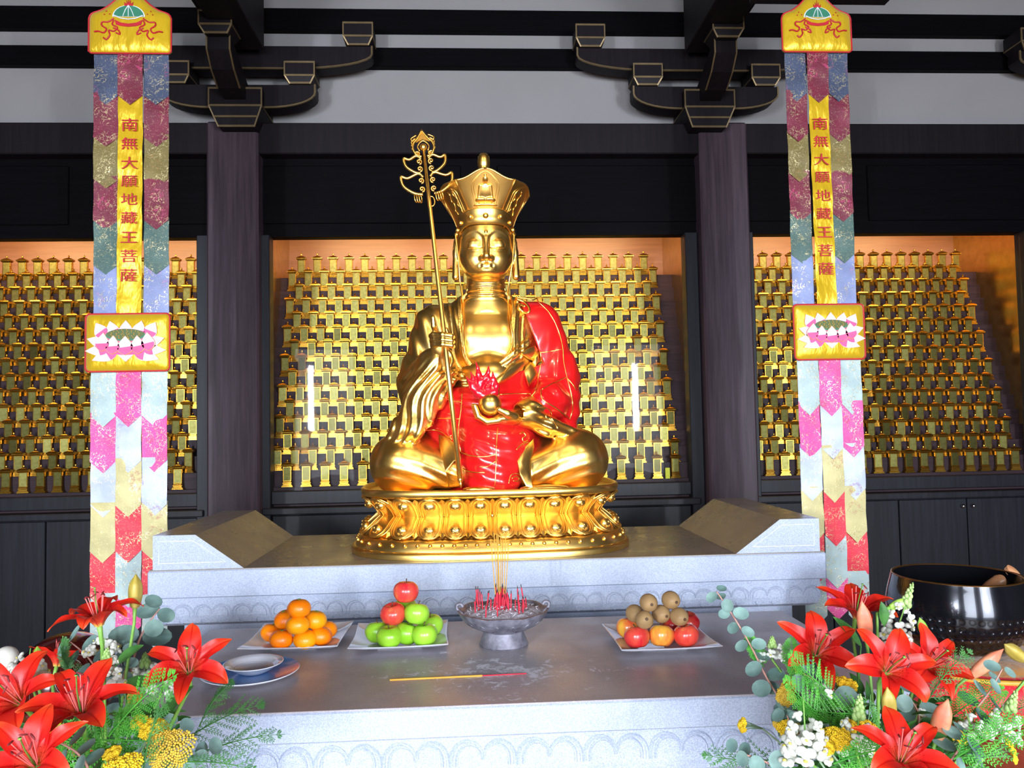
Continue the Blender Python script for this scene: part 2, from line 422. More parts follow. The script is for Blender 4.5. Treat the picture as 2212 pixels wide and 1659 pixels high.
# ---------------------------------------------------------------- bracket sets on the columns
def edge(mb, pts, r=0.006): mb.tube(pts, r, 4)
def bracket(xc, label):
    t = thing('roof_bracket', label, 'bracket', (xc, 4.2, 3.08))
    def blockp(name, cx, w, y0, d, z0, z1, zm, par):
        """bearing block: straight upper part, flared foot"""
        b = MB(); k = 0.68
        b.loft([[(cx-w*k/2, y0+w*(1-k)/4, z0), (cx+w*k/2, y0+w*(1-k)/4, z0), (cx+w*k/2, y0+d-w*(1-k)/4, z0), (cx-w*k/2, y0+d-w*(1-k)/4, z0)]]+
               [[(cx-w/2, y0, z), (cx+w/2, y0, z), (cx+w/2, y0+d, z), (cx-w/2, y0+d, z)] for z in (zm, z1)], True, True, True)
        o = b.build(name, M['darkwood'], par)
        e = MB()
        for z, ww, yy in ((z0+.004, w*k, y0+w*(1-k)/4), (zm, w, y0), (z1-.004, w, y0)):
            e.box(cx-ww/2, cx+ww/2, yy-.003, yy+.003, z-.005, z+.005)
        for sx in (-1, 1):
            edge(e, [(cx+sx*w*k/2, y0+w*(1-k)/4, z0), (cx+sx*w/2, y0, zm), (cx+sx*w/2, y0, z1)], 0.005)
            edge(e, [(cx+sx*w/2, y0, zm), (cx+sx*w/2, y0+d, zm)], 0.004)
        e.build('edging', M['brass'], o)
        return o
    blockp('cap_block', xc, 0.27, 4.14, 0.24, 3.07, 3.27, 3.175, t)
    e = MB().box(xc-0.108, xc+0.108, 4.146, 4.152, 3.115, 3.125)
    e.build('moulding', M['brass'], t)
    def arm(hw, z0, z1, y0, d, name):
        pts = [(-hw, z1), (-hw, z1-(z1-z0)*.35)]
        for k in range(1, 8):
            a = k/8*PI/2; pts.append((-hw+hw*.62*(1-cos(a)), z0+(z1-z0)*.65*(1-sin(a))))
        lo = pts+[(-hw*.38, z0)]
        full = lo+[(-x, z) for x, z in reversed(lo)]
        full = [(xc+x, z) for x, z in full]
        o = MB().prism(full, y0, y0+d).build(name, M['darkwood'], t)
        e = MB(); e.tube([(x, y0-.001, z+.003) for x, z in full], 0.006, 4); e.build('edging', M['brass'], o)
        return o
    arm(0.40, 3.185, 3.31, 4.20, 0.10, 'lower_arm')
    arm(0.70, 3.405, 3.53, 4.22, 0.10, 'upper_arm')
    for s in (-1, 1):
        blockp('bearing_block', xc+s*0.325, 0.155, 4.17, 0.15, 3.31, 3.425, 3.35, t)
        blockp('bearing_block', xc+s*0.63, 0.155, 4.19, 0.15, 3.53, 3.65, 3.575, t)
    # forward arm carrying the tie beam
    pr = [(4.18, 3.20), (4.18, 3.30), (3.86, 3.42), (3.86, 3.34), (3.93, 3.27), (4.03, 3.22)]
    b = MB(); w = 0.055
    b.loft([[(xc-w, y, z) for y, z in pr], [(xc+w, y, z) for y, z in pr]], True, True, True); b.build('forward_arm', M['darkwood'], t)
    e = MB()
    for s in (-1, 1): edge(e, [(xc+s*w, 3.86, 3.42), (xc+s*w, 3.86, 3.34), (xc+s*w, 3.93, 3.27), (xc+s*w, 4.03, 3.22)], 0.005)
    e.build('edging', M['brass'], t)
    blockp('bearing_block', xc, 0.155, 3.81, 0.15, 3.40, 3.51, 3.44, t)
    return t
bracket(-1.265, 'dark timber bracket set edged in brass on the column behind the fish drum')
bracket(1.245, 'dark timber bracket set edged in brass on the column nearer the singing bowl')
bracket(3.75, 'dark timber bracket set farthest along the wall, beyond the singing bowl')
for i, x in enumerate((-1.28, 1.28)):
    mb = MB().box(x-0.07, x+0.07, 0.8, 4.2, 3.51, 3.62, 0.004).box(x-0.035, x+0.16, 0.8, 4.12, 3.56, 4.2, 0.004)
    s = 1 if x < 0 else -1
    mb = MB().box(x-0.07, x+0.07, 0.8, 4.2, 3.51, 3.66, 0.004)
    mb.box(min(x-s*.02, x+s*.17), max(x-s*.02, x+s*.17), 0.8, 4.12, 3.46, 4.3, 0.004)
    struct(f'trim_{5+i}', mb, M['darkwood'])
    # cross rail the banner hangs from
for i, (xa, xb) in enumerate(((-1.75, -1.15), (1.15, 1.75))):
    struct(f'trim_{7+i}', MB().box(xa, xb, 3.19, 3.27, 3.27, 3.40, 0.004), M['darkwood'])

# ---------------------------------------------------------------- stone altar behind, offering table in front
def loopy(mb, cx, y, z0, w, h, r):
    """one carved double arch with an inner curl"""
    def arch(x0, x1, zt, n=9): return [((x0+x1)/2-(x1-x0)/2*cos(PI*k/n), zt*sin(PI*k/n)) for k in range(n+1)]
    for sc, rr in ((1.0, r), (0.82, r*0.8)):
        pts = []
        for s in (-1, 1):
            a = arch(-w/2*sc, 0, h*0.40*sc) if s < 0 else arch(0, w/2*sc, h*0.40*sc)
            pts += [(cx+u, y+0.0, z0+h*0.52+v) for u, v in a]
        pts = [(cx-w/2*sc, y, z0+h*0.38)]+pts+[(cx+w/2*sc, y, z0+h*0.38)]
        mb.tube(pts, rr, 5)
def frieze(mb, xa, xb, y0, y1, z0, z1):
    """concave-bottomed carved band"""
    prof = [(y0, z1), (y0-0.002, z0+(z1-z0)*.55), (y0+0.006, z0+(z1-z0)*.2), (y1, z0)]
    return prof
def altar():
    t = thing('stone_altar', 'broad grey granite altar with sloped end blocks carrying the statue', 'altar', (0, 3.14, 0))
    xa, xb, ya, yb, zt = -1.16, 1.163, 2.75, 3.53, 1.027
    MB().box(xa, xb, ya, yb, zt-0.095, zt-0.003, 0.004).build('slab', M['stone'], t)
    MB().box(xa+.003, xb-.003, ya+.003, yb-.003, zt-0.004, zt, 0.001).build('slab_top', M['polish'], t)
    b = MB(); d = 0.018
    b.loft([[(xa+k, ya+k, z), (xb-k, ya+k, z), (xb-k, yb-k, z), (xa+k, yb-k, z)] for k, z in ((d+.028, .833), (d+.006, .845), (d, .87), (d, .932))], True, True, True)
    o = b.build('carved_frieze', M['stone'], t)
    c = MB(); n = 18; w = (xb-xa-2*d)/n
    for i in range(n): loopy(c, xa+d+w*(i+.5), ya+d-0.0005, .838, w*.98, 0.075, 0.0032)
    for i in range(n):
        for s in (-1, 1):
            cx = xa+d+w*(i+.5)+s*w*.22
            c.tube([(cx+0.017*cos(a)*(1-.5*k/9), ya+d+.002, .852+0.012*sin(a)*(1-.5*k/9)) for k, a in enumerate([j*0.55 for j in range(10)])], 0.0016, 4)
    c.build('carving', M['stone'], o)
    b = MB().box(-1.06, 1.06, 2.81, 3.47, .765, .833, 0.003).box(-1.02, 1.02, 2.85, 3.43, .60, .765, 0.003).box(-.95, .95, 2.92, 3.36, .22, .60).box(-1.1, 1.1, 2.78, 3.5, 0, .22, .004)
    b.build('plinth', M['stone'], t)
    for s in (-1, 1):
        X = lambda u: s*u
        # sloped end block: profile in xz
        pr = [(1.145, zt), (.845, zt), (1.005, zt+.115), (1.145, zt+.115)]
        pr = [(X(u), z) for u, z in pr]
        a = [(x, ya+.008, z) for x, z in pr]; c2 = [(x, yb-.01, z) for x, z in pr]
        b = MB(); b.loft([a, c2] if s < 0 else [c2, a], True, True, True)
        # faces: front honed, top polished
        b.m = [1 if i in (1, 2) else 0 for i in range(len(b.f))]
        o = b.build('end_block', [M['stone'], M['polish']], t)
        l = [(1.125, zt+.022), (.905, zt+.022), (1.012, zt+.095), (1.125, zt+.095), (1.125, zt+.022)]
        MB().tube([(X(u), ya+.008, z) for u, z in l], 0.0012, 4).build('incised_line', simple('pale_incised_line', (222, 226, 238), .7), o)
    return t
altar()
def table():
    t = thing('offering_table', 'low grey granite offering table with polished top and scalloped front edge', 'table', (0, 2.18, 0))
    xa, xb, ya, yb, zt = -0.895, 0.925, 1.80, 2.56, 0.875
    MB().box(xa, xb, ya, yb, zt-0.070, zt-0.003, 0.004).build('slab', M['stone'], t)
    MB().box(xa+.003, xb-.003, ya+.002, yb-.003, zt-0.004, zt, 0.001).build('table_top', M['polish_ash'], t)
    b = MB(); d = 0.014
    b.loft([[(xa+k, ya+k, z), (xb-k, ya+k, z), (xb-k, yb-k, z), (xa+k, yb-k, z)] for k, z in ((d+.03, .69), (d+.004, .71), (d, .73), (d, .806))], True, True, True)
    o = b.build('carved_frieze', M['stone'], t)
    c = MB(); n = 12; w = (xb-xa-2*d)/n
    for i in range(n): loopy(c, xa+d+w*(i+.5), ya+d-0.0005, .70, w*.96, 0.10, 0.0042)
    c.build('carving', M['stone'], o)
    MB().box(xa+.08, xb-.08, ya+.08, yb-.08, 0, .70).build('plinth', M['stone'], t)
    return t
tb = table()

# ================================================================ sculpting by distance fields
def mk_interp(tab):
    """smooth table z -> values"""
    zs = np.array([t[0] for t in tab], float); cols = np.array([t[1:] for t in tab], float)
    zz = np.linspace(zs[0], zs[-1], 160); out = []
    for c in range(cols.shape[1]):
        v = np.interp(zz, zs, cols[:, c]); k = np.ones(9)/9
        v = np.convolve(np.pad(v, 4, mode='edge'), k, 'valid'); out.append(v)
    return lambda z: [np.interp(z, zz, o) for o in out]
def smin(a, b, k):
    h = np.maximum(k-np.abs(a-b), 0)/k
    return np.minimum(a, b)-h*h*k*0.25
def smax(a, b, k): return -smin(-a, -b, k)
def ell(P, c, r):
    x, y, z = (P[0]-c[0])/r[0], (P[1]-c[1])/r[1], (P[2]-c[2])/r[2]
    k0 = np.sqrt(x*x+y*y+z*z)+1e-9
    k1 = np.sqrt((x/r[0])**2+(y/r[1])**2+(z/r[2])**2)+1e-9
    return k0*(k0-1)/k1
def seg(P, a, b, r0, r1=None):
    if r1 is None: r1 = r0
    a = np.array(a, float); b = np.array(b, float); ab = b-a
    px, py, pz = P[0]-a[0], P[1]-a[1], P[2]-a[2]
    h = np.clip((px*ab[0]+py*ab[1]+pz*ab[2])/ab.dot(ab), 0, 1)
    return np.sqrt((px-ab[0]*h)**2+(py-ab[1]*h)**2+(pz-ab[2]*h)**2)-(r0+(r1-r0)*h)
def chain(P, pts, k=0.015):
    d = None
    for (a, b) in zip(pts[:-1], pts[1:]):
        e = seg(P, a[:3], b[:3], a[3], b[3]); d = e if d is None else smin(d, e, k)
    return d
def sdf_mesh(f, lo, hi, h, name, mat, parent, B=14):
    lo = np.array(lo, float); hi = np.array(hi, float)
    nb = np.maximum(1, np.ceil((hi-lo)/(h*B)).astype(int)); n = nb*B+1
    V = np.ones(n, np.float32)
    cs = [lo[a]+(np.arange(nb[a])+0.5)*B*h for a in range(3)]
    C = np.meshgrid(*cs, indexing='ij'); D = f(C)
    ax = [lo[a]+np.arange(n[a])*h for a in range(3)]
    for i in range(nb[0]):
        for j in range(nb[1]):
            for k in range(nb[2]):
                s = (slice(i*B, i*B+B+1), slice(j*B, j*B+B+1), slice(k*B, k*B+B+1))
                if abs(D[i, j, k]) > B*h*1.35+0.02: V[s] = D[i, j, k]; continue
    for i in range(nb[0]):
        for j in range(nb[1]):
            for k in range(nb[2]):
                if abs(D[i, j, k]) > B*h*1.35+0.02: continue
                s = (slice(i*B, i*B+B+1), slice(j*B, j*B+B+1), slice(k*B, k*B+B+1))
                V[s] = f(np.meshgrid(ax[0][s[0]], ax[1][s[1]], ax[2][s[2]], indexing='ij'))
    I = V < 0
    m = [n[0]-1, n[1]-1, n[2]-1]
    cnt = np.zeros(m, np.int8)
    for a in (0, 1):
        for b in (0, 1):
            for c in (0, 1): cnt += I[a:a+m[0], b:b+m[1], c:c+m[2]]
    act = np.argwhere((cnt > 0) & (cnt < 8))
    idx = -np.ones(m, np.int32); idx[act[:, 0], act[:, 1], act[:, 2]] = np.arange(len(act))
    acc = np.zeros((len(act), 3)); num = np.zeros(len(act))
    for axis in range(3):
        for a in (0, 1):
            for b in (0, 1):
                o = [0, 0, 0]; oth = [q for q in range(3) if q != axis]; o[oth[0]] = a; o[oth[1]] = b
                p0 = act+o; e = [0, 0, 0]; e[axis] = 1; p1 = p0+e
                v0 = V[p0[:, 0], p0[:, 1], p0[:, 2]]; v1 = V[p1[:, 0], p1[:, 1], p1[:, 2]]
                cr = (v0 < 0) != (v1 < 0)
                t = np.where(cr, v0/(v0-v1+1e-20), 0)
                pt = np.tile(np.array(o, float), (len(act), 1)); pt[:, axis] += t
                acc[cr] += pt[cr]; num[cr] += 1
    co = lo+(act+acc/num[:, None])*h
    faces = []
    for axis in range(3):
        oth = [q for q in range(3) if q != axis]
        s0 = [slice(1, m[0]), slice(1, m[1]), slice(1, m[2])]; s0[axis] = slice(0, m[axis])
        s1 = list(s0); s1[axis] = slice(1, m[axis]+1)
        A = I[tuple(s0)]; Bq = I[tuple(s1)]
        loc = np.argwhere(A != Bq); flip = A[loc[:, 0], loc[:, 1], loc[:, 2]]
        base = loc.copy(); base[:, oth[0]] += 1; base[:, oth[1]] += 1
        def g(da, db):
            q = base.copy(); q[:, oth[0]] -= da; q[:, oth[1]] -= db
            return idx[q[:, 0], q[:, 1], q[:, 2]]
        quad = np.stack([g(1, 1), g(0, 1), g(0, 0), g(1, 0)], 1)
        if axis == 1: flip = ~flip
        quad[~flip] = quad[~flip][:, ::-1]
        faces.append(quad)
    F = np.concatenate(faces); F = F[(F >= 0).all(1)]
    me = bpy.data.meshes.new(name)
    me.vertices.add(len(co)); me.vertices.foreach_set('co', co.astype(np.float32).ravel())
    me.loops.add(len(F)*4); me.loops.foreach_set('vertex_index', F.astype(np.int32).ravel())
    me.polygons.add(len(F)); me.polygons.foreach_set('loop_start', np.arange(0, len(F)*4, 4, dtype=np.int32))
    me.polygons.foreach_set('use_smooth', np.ones(len(F), bool))
    me.update(calc_edges=True); me.validate()
    me.materials.append(mat)
    o = bpy.data.objects.new(name, me); COL.objects.link(o); o.parent = parent
    return o

# ================================================================ the seated statue
ST = Vector((0, 3.17, 1.2505))
statue = thing('seated_bodhisattva_statue', 'large gilded seated statue in a tall flared crown and red robe on the lotus base', 'statue', ST)
_tor = mk_interp([(-.05, .22, .20, .03), (.10, .21, .19, .03), (.20, .19, .165, .03), (.37, .185, .15, .04), (.48, .205, .150, .05), (.58, .232, .150, .06), (.66, .235, .138, .065),
                  (.705, .205, .118, .065), (.735, .135, .098, .055), (.765, .088, .08, .045), (.80, .078, .075, .035), (.90, .076, .074, .03)])
def torso(P, off=0.0):
    w, d, yc = _tor(P[2]); w = w+off; d = d+off
    q = np.sqrt((P[0]/w)**2+((P[1]-yc)/d)**2)
    g = (q-1)*np.minimum(w, d)
    return np.maximum(g, np.maximum(P[2]-.86, -P[2]-.0))
AX = lambda P: (np.abs(P[0]), P[1], P[2])
def skin(P):
    A = AX(P); x, y, z = P; ax = A[0]
    d = torso(P, -0.020)
    # chest
    pec = smin(ell(P, (.056, -.017, .578), (.076, .068, .086)), ell(P, (-.056, -.017, .578), (.076, .068, .086)), .05)
    d = smin(d, pec, .035)
    d = smax(d, -seg(P, (0, -.100, .505), (0, -.098, .575), .010, .001), .016)
    d = smin(d, ell(P, (0, -.01, .43), (.13, .13, .095)), .03)
    # neck with rings
    nk = np.sqrt(x*x+((y-.03)*1.05)**2)-(.073+.0045*np.cos((z-.778)*2*PI/.017)*np.exp(-((z-.772)/.026)**2))
    d = smin(d, np.maximum(nk, np.maximum(z-.87, .70-z)), .03)
    # head
    h = ell(P, (0, .030, .985), (.112, .128, .125))
    h = smin(h, ell(P, (0, -.004, .912), (.106, .101, .088)), .05)
    h = smin(h, ell(A, (.040, -.040, .888), (.050, .055, .050)), .04)          # cheeks
    h = smin(h, ell(P, (0, -.070, .843), (.036, .034, .020)), .03)            # chin
    h = smin(h, ell(P, (0, -.02, .848), (.074, .07, .030)), .03)                # under chin
    # eye sockets below the long arched brows
    bx = np.clip(ax, .006, .10)
    browz = .945+.056*np.sqrt(1-(1-np.clip((bx-.006)/.042, 0, 1))**2)-.030*np.clip((bx-.05)/.05, 0, 1)**2
    below = 1/(1+np.exp(-(browz-z)/.0038))
    fall = np.exp(-((z-.952)/.040)**2)*np.clip((ax-.007)/.006, 0, 1)*np.exp(-(ax/.088)**6)
    h = h+.0115*below*fall*(y < 0)
    h = h-.0020*np.exp(-((z-browz)/.0042)**2)*np.clip((ax-.007)/.006, 0, 1)*np.exp(-(ax/.085)**8)*(y < 0)
    lid = ell(A, (.043, -.0725, .945), (.032, .0235, .029))
    h = smin(h, lid, .005)
    slit = .9315+.10*(ax-.043)**2*18*.3-.002*np.cos((ax-.043)*60)
    h = h+.0045*np.exp(-((z-slit)/.0018)**2)*np.exp(-((ax-.043)/.030)**8)*(y < -.04)
    h = h-.003*np.exp(-((z-slit+.005)/.0028)**2)*np.exp(-((ax-.043)/.028)**6)*(y < -.04)
    # nose
    ns = seg(P, (0, -.098, .968), (0, -.127, .892), .0085, .0125)
    ns = smin(ns, seg(P, (0, -.127, .892), (0, -.125, .888), .0135, .0125), .006)
    ns = smin(ns, ell(A, (.0160, -.108, .887), (.0110, .013, .0095)), .007)
    h = smin(h, ns, .010)
    # mouth: philtrum, lips, corners
    h = smin(h, ell(P, (0, -.090, .858), (.030, .020, .022)), .015)
    h = h+.002*np.exp(-(x/.003)**2-((z-.871)/.005)**2)*(y < 0)
    lip = smin(ell(A, (.008, -.1062, .8600), (.0115, .0085, .0040)), ell(P, (0, -.1056, .8522), (.0135, .0085, .0044)), .0010)
    h = smin(h, lip, .003)
    h = h+.0035*np.exp(-((ax-.023)/.005)**2-((z-.857)/.005)**2)*(y < 0)
    h = h+.0012*np.exp(-(x/.018)**2-((z-.8440)/.0040)**2)*(y < 0)
    d = smin(d, h, .012)
    # ears with long lobes
    e = ell(A, (.117, .014, .955), (.015, .024, .040))
    e = smin(e, seg(A, (.118, .010, .930), (.121, .004, .835), .0135, .0150), .012)
    e = np.maximum(e, -ell(A, (.128, .006, .965), (.008, .013, .022)))
    d = smin(d, e, .006)
    d = np.minimum(d, ell(P, (0, -.1000, .992), (.0060, .0060, .0060)))
    return d
body = sdf_mesh(skin, (-.30, -.20, .33), (.30, .24, 1.125), .0033, 'body', M['gold'], statue)

def opening(P):
    """the open front of the inner robe, seen from the front"""
    zc = np.clip(P[2], .545, 1.2)
    w = .088+.012*np.clip((P[2]-.6)/.12, 0, 1)
    return np.sqrt(P[0]**2+(P[2]-zc)**2)-w
def legs(P):
    A = AX(P)
    d = seg(A, (.10, .02, .11), (.330, -.075, .100), .10, .108)
    d = smin(d, seg(A, (.335, -.09, .098), (.13, -.195, .070), .104, .060), .06)
    d = smin(d, ell(A, (.335, -.08, .100), (.118, .15, .110)), .03)
    # cloth folds sweeping in to the ankles
    u = A[0]-.335; v = P[2]-.10
    ph = (v*1.0+.9*u*u-.30*u)/.050
    amp = .0032*np.clip((.16-P[2])/.10, 0, 1)*np.exp(-((A[0]-.25)/.16)**4)
    d = d+amp*np.sin(2*PI*ph)
    ph2 = (P[2]*.8+A[0]*.42)/.055
    d = d+.0010*np.sin(2*PI*ph2)*np.clip((P[2]-.08)/.1, 0, 1)
    return np.maximum(d, -P[2]-.002)
def gold_robe(P):
    x, y, z = P
    d = torso(P, 0.0)
    d = smin(d, seg(P, (-.205, .06, .640), (-.262, .03, .42), .092, .090), .05)
    d = smin(d, seg(P, (-.262, .03, .42), (-.285, .02, .30), .088, .06), .05)
    # lapels and long folds on the chest
    op = opening(P); front = y < .03
    lap = .006*(1/(1+np.exp((op-.036)/.0022)))*front+.004*np.exp(-((op-.016)/.0035)**2)*front+.004*np.exp(-((op-.052)/.004)**2)*front
    q = x*.97-z*.22
    fold = .0040*np.sin(2*PI*(x*.8+z*.30)/.052)*np.exp(-((z-.52)/.22)**4)*(x < -.06)
    d = d-lap+fold
    d = smax(d, -np.maximum(op, y-.03), .004)
    # raised forearm sleeve falling over the thigh
    s = chain(P, [(-.258, -.02, .43, .075), (-.205, -.12, .47, .062), (-.175, -.165, .50, .040)], .04)
    s = smin(s, chain(P, [(-.195, -.145, .46, .052), (-.250, -.150, .35, .056), (-.325, -.140, .225, .048), (-.365, -.13, .205, .025)], .03), .05)
    s = smin(s, chain(P, [(-.165, -.150, .46, .036), (-.200, -.165, .36, .042), (-.275, -.185, .225, .036)], .03), .03)
    s = smin(s, chain(P, [(-.285, -.03, .35, .05), (-.300, -.07, .26, .045), (-.34, -.10, .20, .035)], .03), .03)
    qq = x*.90-z*.43
    s = s+.0042*np.sin(2*PI*(qq+.02*np.sin(z*22))/.034)*np.clip((.50-z)/.06, 0, 1)
    s = smax(s, -seg(P, (-.158, -.20, .50), (-.170, -.20, .455), .020, .014), .02)
    d = smin(d, s, .012)
    # gathered sash under the chest, rising to the knot
    zb = .398+.135*np.clip((x+.09)/.25, 0, 1.15)**1.7
    tt = (z-zb-.018)/.034; bnd = np.exp(-tt**4)*(y < 0)*np.clip((.185-x)/.02, 0, 1)*np.clip((x+.16)/.03, 0, 1)
    d = d-bnd*(.013+.0032*np.cos(tt*8.5))
    # cuff and its fall over the other knee
    c = chain(P, [(.215, -.12, .33, .052), (.145, -.20, .285, .046), (.120, -.215, .278, .043)], .03)
    c = smin(c, chain(P, [(.150, -.19, .275, .042), (.215, -.175, .235, .038), (.300, -.13, .212, .020)], .03), .03)
    c = c+.004*np.sin(2*PI*(x*.4+z*1.0)/.036)*np.clip((x-.14)/.05, 0, 1)
    c = smax(c, -seg(P, (.075, -.225, .275), (.118, -.222, .280), .034, .034), .006)
    d = smin(d, c, .010)
    d = smin(d, legs(P), .022)
    d = smin(d, ell(P, (-.045, -.300, .012), (.060, .022, .012)), .01)
    d = smin(d, ell(P, (.190, -.285, .010), (.090, .028, .012)), .01)
    return np.maximum(d, -z-.002)
robe = sdf_mesh(gold_robe, (-.50, -.38, -.02), (.50, .28, .83), .0042, 'inner_robe', M['gold'], statue)

def red_robe(P):
    x, y, z = P
    up = torso(P, .011)
    a = seg(P, (.205, .06, .640), (.268, .03, .42), .100, .100)
    a = smin(a, seg(P, (.268, .03, .42), (.285, .01, .30), .094, .066), .05)
    a = smin(a, chain(P, [(.275, -.01, .345, .080), (.225, -.11, .325, .066), (.185, -.165, .305, .055)], .05), .04)
    a = smin(a, chain(P, [(.290, .0, .30, .060), (.300, -.02, .18, .050)], .04), .05)
    fa = .0030*np.sin(2*PI*(x*.93-z*.20+.012*np.sin(z*17))/.062)*np.clip((.66-z)/.1, 0, 1)*np.clip((z-.30)/.08, 0, 1)
    fa = fa+.0035*np.sin(2*PI*(z*.75+x*.66)/.058)*np.clip((.44-z)/.08, 0, 1)*np.clip((x-.12)/.06, 0, 1)
    d = smin(up, a+fa, .05)
    sk = ell(P, (-.005, -.045, .20), (.205, .175, .24))
    sk = smin(sk, ell(P, (.005, -.13, .16), (.155, .150, .12)), .05)
    sk = smin(sk, ell(P, (-.045, -.02, .26), (.225, .160, .16)), .05)
    lw = .128-.03*np.clip((.12-z)/.12, 0, 1)
    pan = np.maximum(np.abs(x-.008)-lw, np.maximum(np.abs(y+.14)-(.150+.010*np.cos(x*12)), np.abs(z-.07)-.075))
    pan = ell(P, (.008, -.125, .045), (.140, .185, .185)); pan = smax(pan, np.abs(x-.008)-lw, .03)
    sk = smin(sk, pan, .07)
    swag = .0030*np.sin(2*PI*(z-.9*(x-.01)**2)/.030)*np.exp(-((z-.32)/.05)**2)*(y < 0)
    swag = swag+.0032*np.sin(2*PI*(z-1.6*(x-.02)**2+.3*x)/.060)*np.clip((.25-z)/.06, 0, 1)
    swag = swag+.0018*np.sin(2*PI*(x+.3*z)/.075)*np.clip((.30-z)/.1, 0, 1)
    d = smin(d, sk+swag, .04)
    rA = .128+(.75-z)*.33-x
    rB = z-(.388+.34*np.maximum(0, x+.05))
    rg = np.where(z > .30, np.minimum(rA, rB), -1.0)
    d = smax(d, rg*.9, .006)
    return np.maximum(d, -z-.003)
cloak = sdf_mesh(red_robe, (-.26, -.34, -.02), (.42, .28, .80), .0042, 'red_robe', M['redlacq'], statue)

def arr(p): return [np.array([p[0]]), np.array([p[1]]), np.array([p[2]])]
def surf(px, py, f=None, lift=0.0005):
    """point of the statue's surface met by the sight line through a pixel of the photograph (statue coordinates)"""
    f = f or (lambda P: np.minimum(np.minimum(gold_robe(P), red_robe(P)), skin(P)))
    D = np.arange(2.72, 3.5, .0025)
    a, b = at(px, py, 2.72)-ST, at(px, py, 3.5)-ST
    t = (D-2.72)/(3.5-2.72)
    P = [a[i]+(b[i]-a[i])*t for i in range(3)]
    v = f(P); hit = np.nonzero(v < lift)[0]
    i = hit[0] if len(hit) else len(D)//2
    return Vector((P[0][i], P[1][i], P[2][i]))
def q2(u, v): return 780+u*.2834, 600+v*.2833
trims = [[(1190,150),(1310,172),(1420,250),(1495,380),(1535,520),(1545,640),(1570,760),(1605,900),(1612,1000),(1590,1080)],
 [(1365,572),(1440,562),(1525,545)], [(1365,560),(1372,640),(1350,760),(1335,850),(1300,900)], [(1560,760),(1470,800),(1380,850)], [(1570,765),(1610,810),(1640,855)],
 [(1290,885),(1170,885),(1055,890)], [(1052,840),(1048,925)], [(1370,855),(1385,930),(1480,990),(1590,1080)],
 [(1345,985),(1410,992),(1450,1030),(1440,1075),(1410,1065),(1415,1035)], [(1450,1070),(1480,1110),(1500,1150)],
 [(770,885),(762,1000),(745,1120),(742,1230),(760,1330)], [(575,1070),(660,1072),(745,1076)], [(600,905),(680,935),(760,950)],
 [(1042,1140),(1032,1280),(1030,1400),(1020,1590)], [(760,1335),(870,1362),(960,1362),(1030,1345)],
 [(480,1158),(520,1135),(550,1120),(545,1095),(520,1090)], [(480,1165),(560,1160),(620,1180),(650,1205),(690,1225)], [(690,1232),(675,1215),(690,1200)],
 [(1210,1190),(1235,1180),(1255,1205),(1230,1225),(1240,1250),(1270,1240)], [(1280,1255),(1225,1270),(1185,1310)],
 [(1125,1570),(1140,1510),(1185,1492),(1225,1520),(1235,1570)], [(1150,1530),(1180,1515),(1205,1530),(1190,1550),(1160,1548)],
 [(665,1425),(690,1465),(740,1480)], [(775,1458),(850,1482),(945,1485)], [(900,1440),(960,1440),(1025,1400)]]
mb = MB()
for tr in trims:
    pts = [surf(*q2(p.x, p.y), lift=.001) for p in crv([(u, v, 0) for u, v in tr], 7)]
    for it in range(2):
        for i in range(1, len(pts)-1): pts[i].y = min(pts[i].y, (pts[i-1].y+pts[i+1].y)/2+.0005)
    mb.tube(pts, 0.0024, 6)
mb.build('gilt_trim', M['gold'], cloak, world=False, smooth=True)

# ribbons falling from the crown over the shoulders
mb = MB()
for pl in ([(983, 500), (990, 560), (994, 610), (1000, 650), (1000, 700), (999, 752)], [(1112, 500), (1108, 560), (1100, 610), (1098, 650), (1103, 700), (1108, 735), (1103, 758)]):
    pts = [surf(u, v, lift=.004) for u, v in pl]
    pts[0].y = max(pts[0].y, -.03); pts[1].y = -.035; pts[2].y = -.03
    mb.tube(crv(pts, 6), 0.0036, 8)
mb.build('ribbon', M['gold'], statue, world=False, smooth=True)

# knot of the sash and the shoulder clasp
def surf_patch(name, px_outline, th, mat, parent, lift=.003, bul=.006):
    """a folded cloth tab lying on the statue, outlined on its surface"""
    P0 = [surf(u, v, lift=.002) for u, v in px_outline]
    A_ = np.array([[1, p.x, p.z] for p in P0]); y_ = np.array([p.y for p in P0])
    cf = np.linalg.lstsq(A_, y_, rcond=None)[0]; mn = min(0, float((y_-A_@cf).min()))*.5
    for p in P0: p.y = .7*(cf[0]+cf[1]*p.x+cf[2]*p.z+mn)+.3*min(p.y, cf[0]+cf[1]*p.x+cf[2]*p.z)
    c = sum(P0, Vector())/len(P0)
    n = len(P0); vs = []; fs = []
    ring = [P0, [c+(p-c)*.9 for p in P0], [c+(p-c)*.45 for p in P0]]
    for k, r in enumerate(ring):
        for p in r: vs.append((p.x, p.y-(lift+(0, th, th+bul)[k]), p.z))
    m = MB(); back = [(p.x, p.y+.004, p.z) for p in P0]
    L = [back]+[vs[k*n:(k+1)*n] for k in range(3)]
    m.loft(L, True, True, True)
    return m.build(name, mat, parent, world=False, smooth=True, angle=40)
kn = [q2(u, v) for u, v in [(1215,575),(1260,545),(1320,520),(1350,545),(1355,600),(1310,640),(1270,620),(1240,600)]]
knot = surf_patch('sash_knot', kn, .006, M['gold'], statue)
surf_patch('sash_tail', [q2(u, v) for u, v in [(1285,640),(1320,650),(1352,740),(1275,835),(1240,720),(1255,665)]], .005, M['gold'], knot)
surf_patch('sash_loop', [q2(u, v) for u, v in [(1010,790),(1080,720),(1150,650),(1240,625),(1262,655),(1200,720),(1110,790),(1010,838)]], .004, M['gold'], knot, bul=.008)
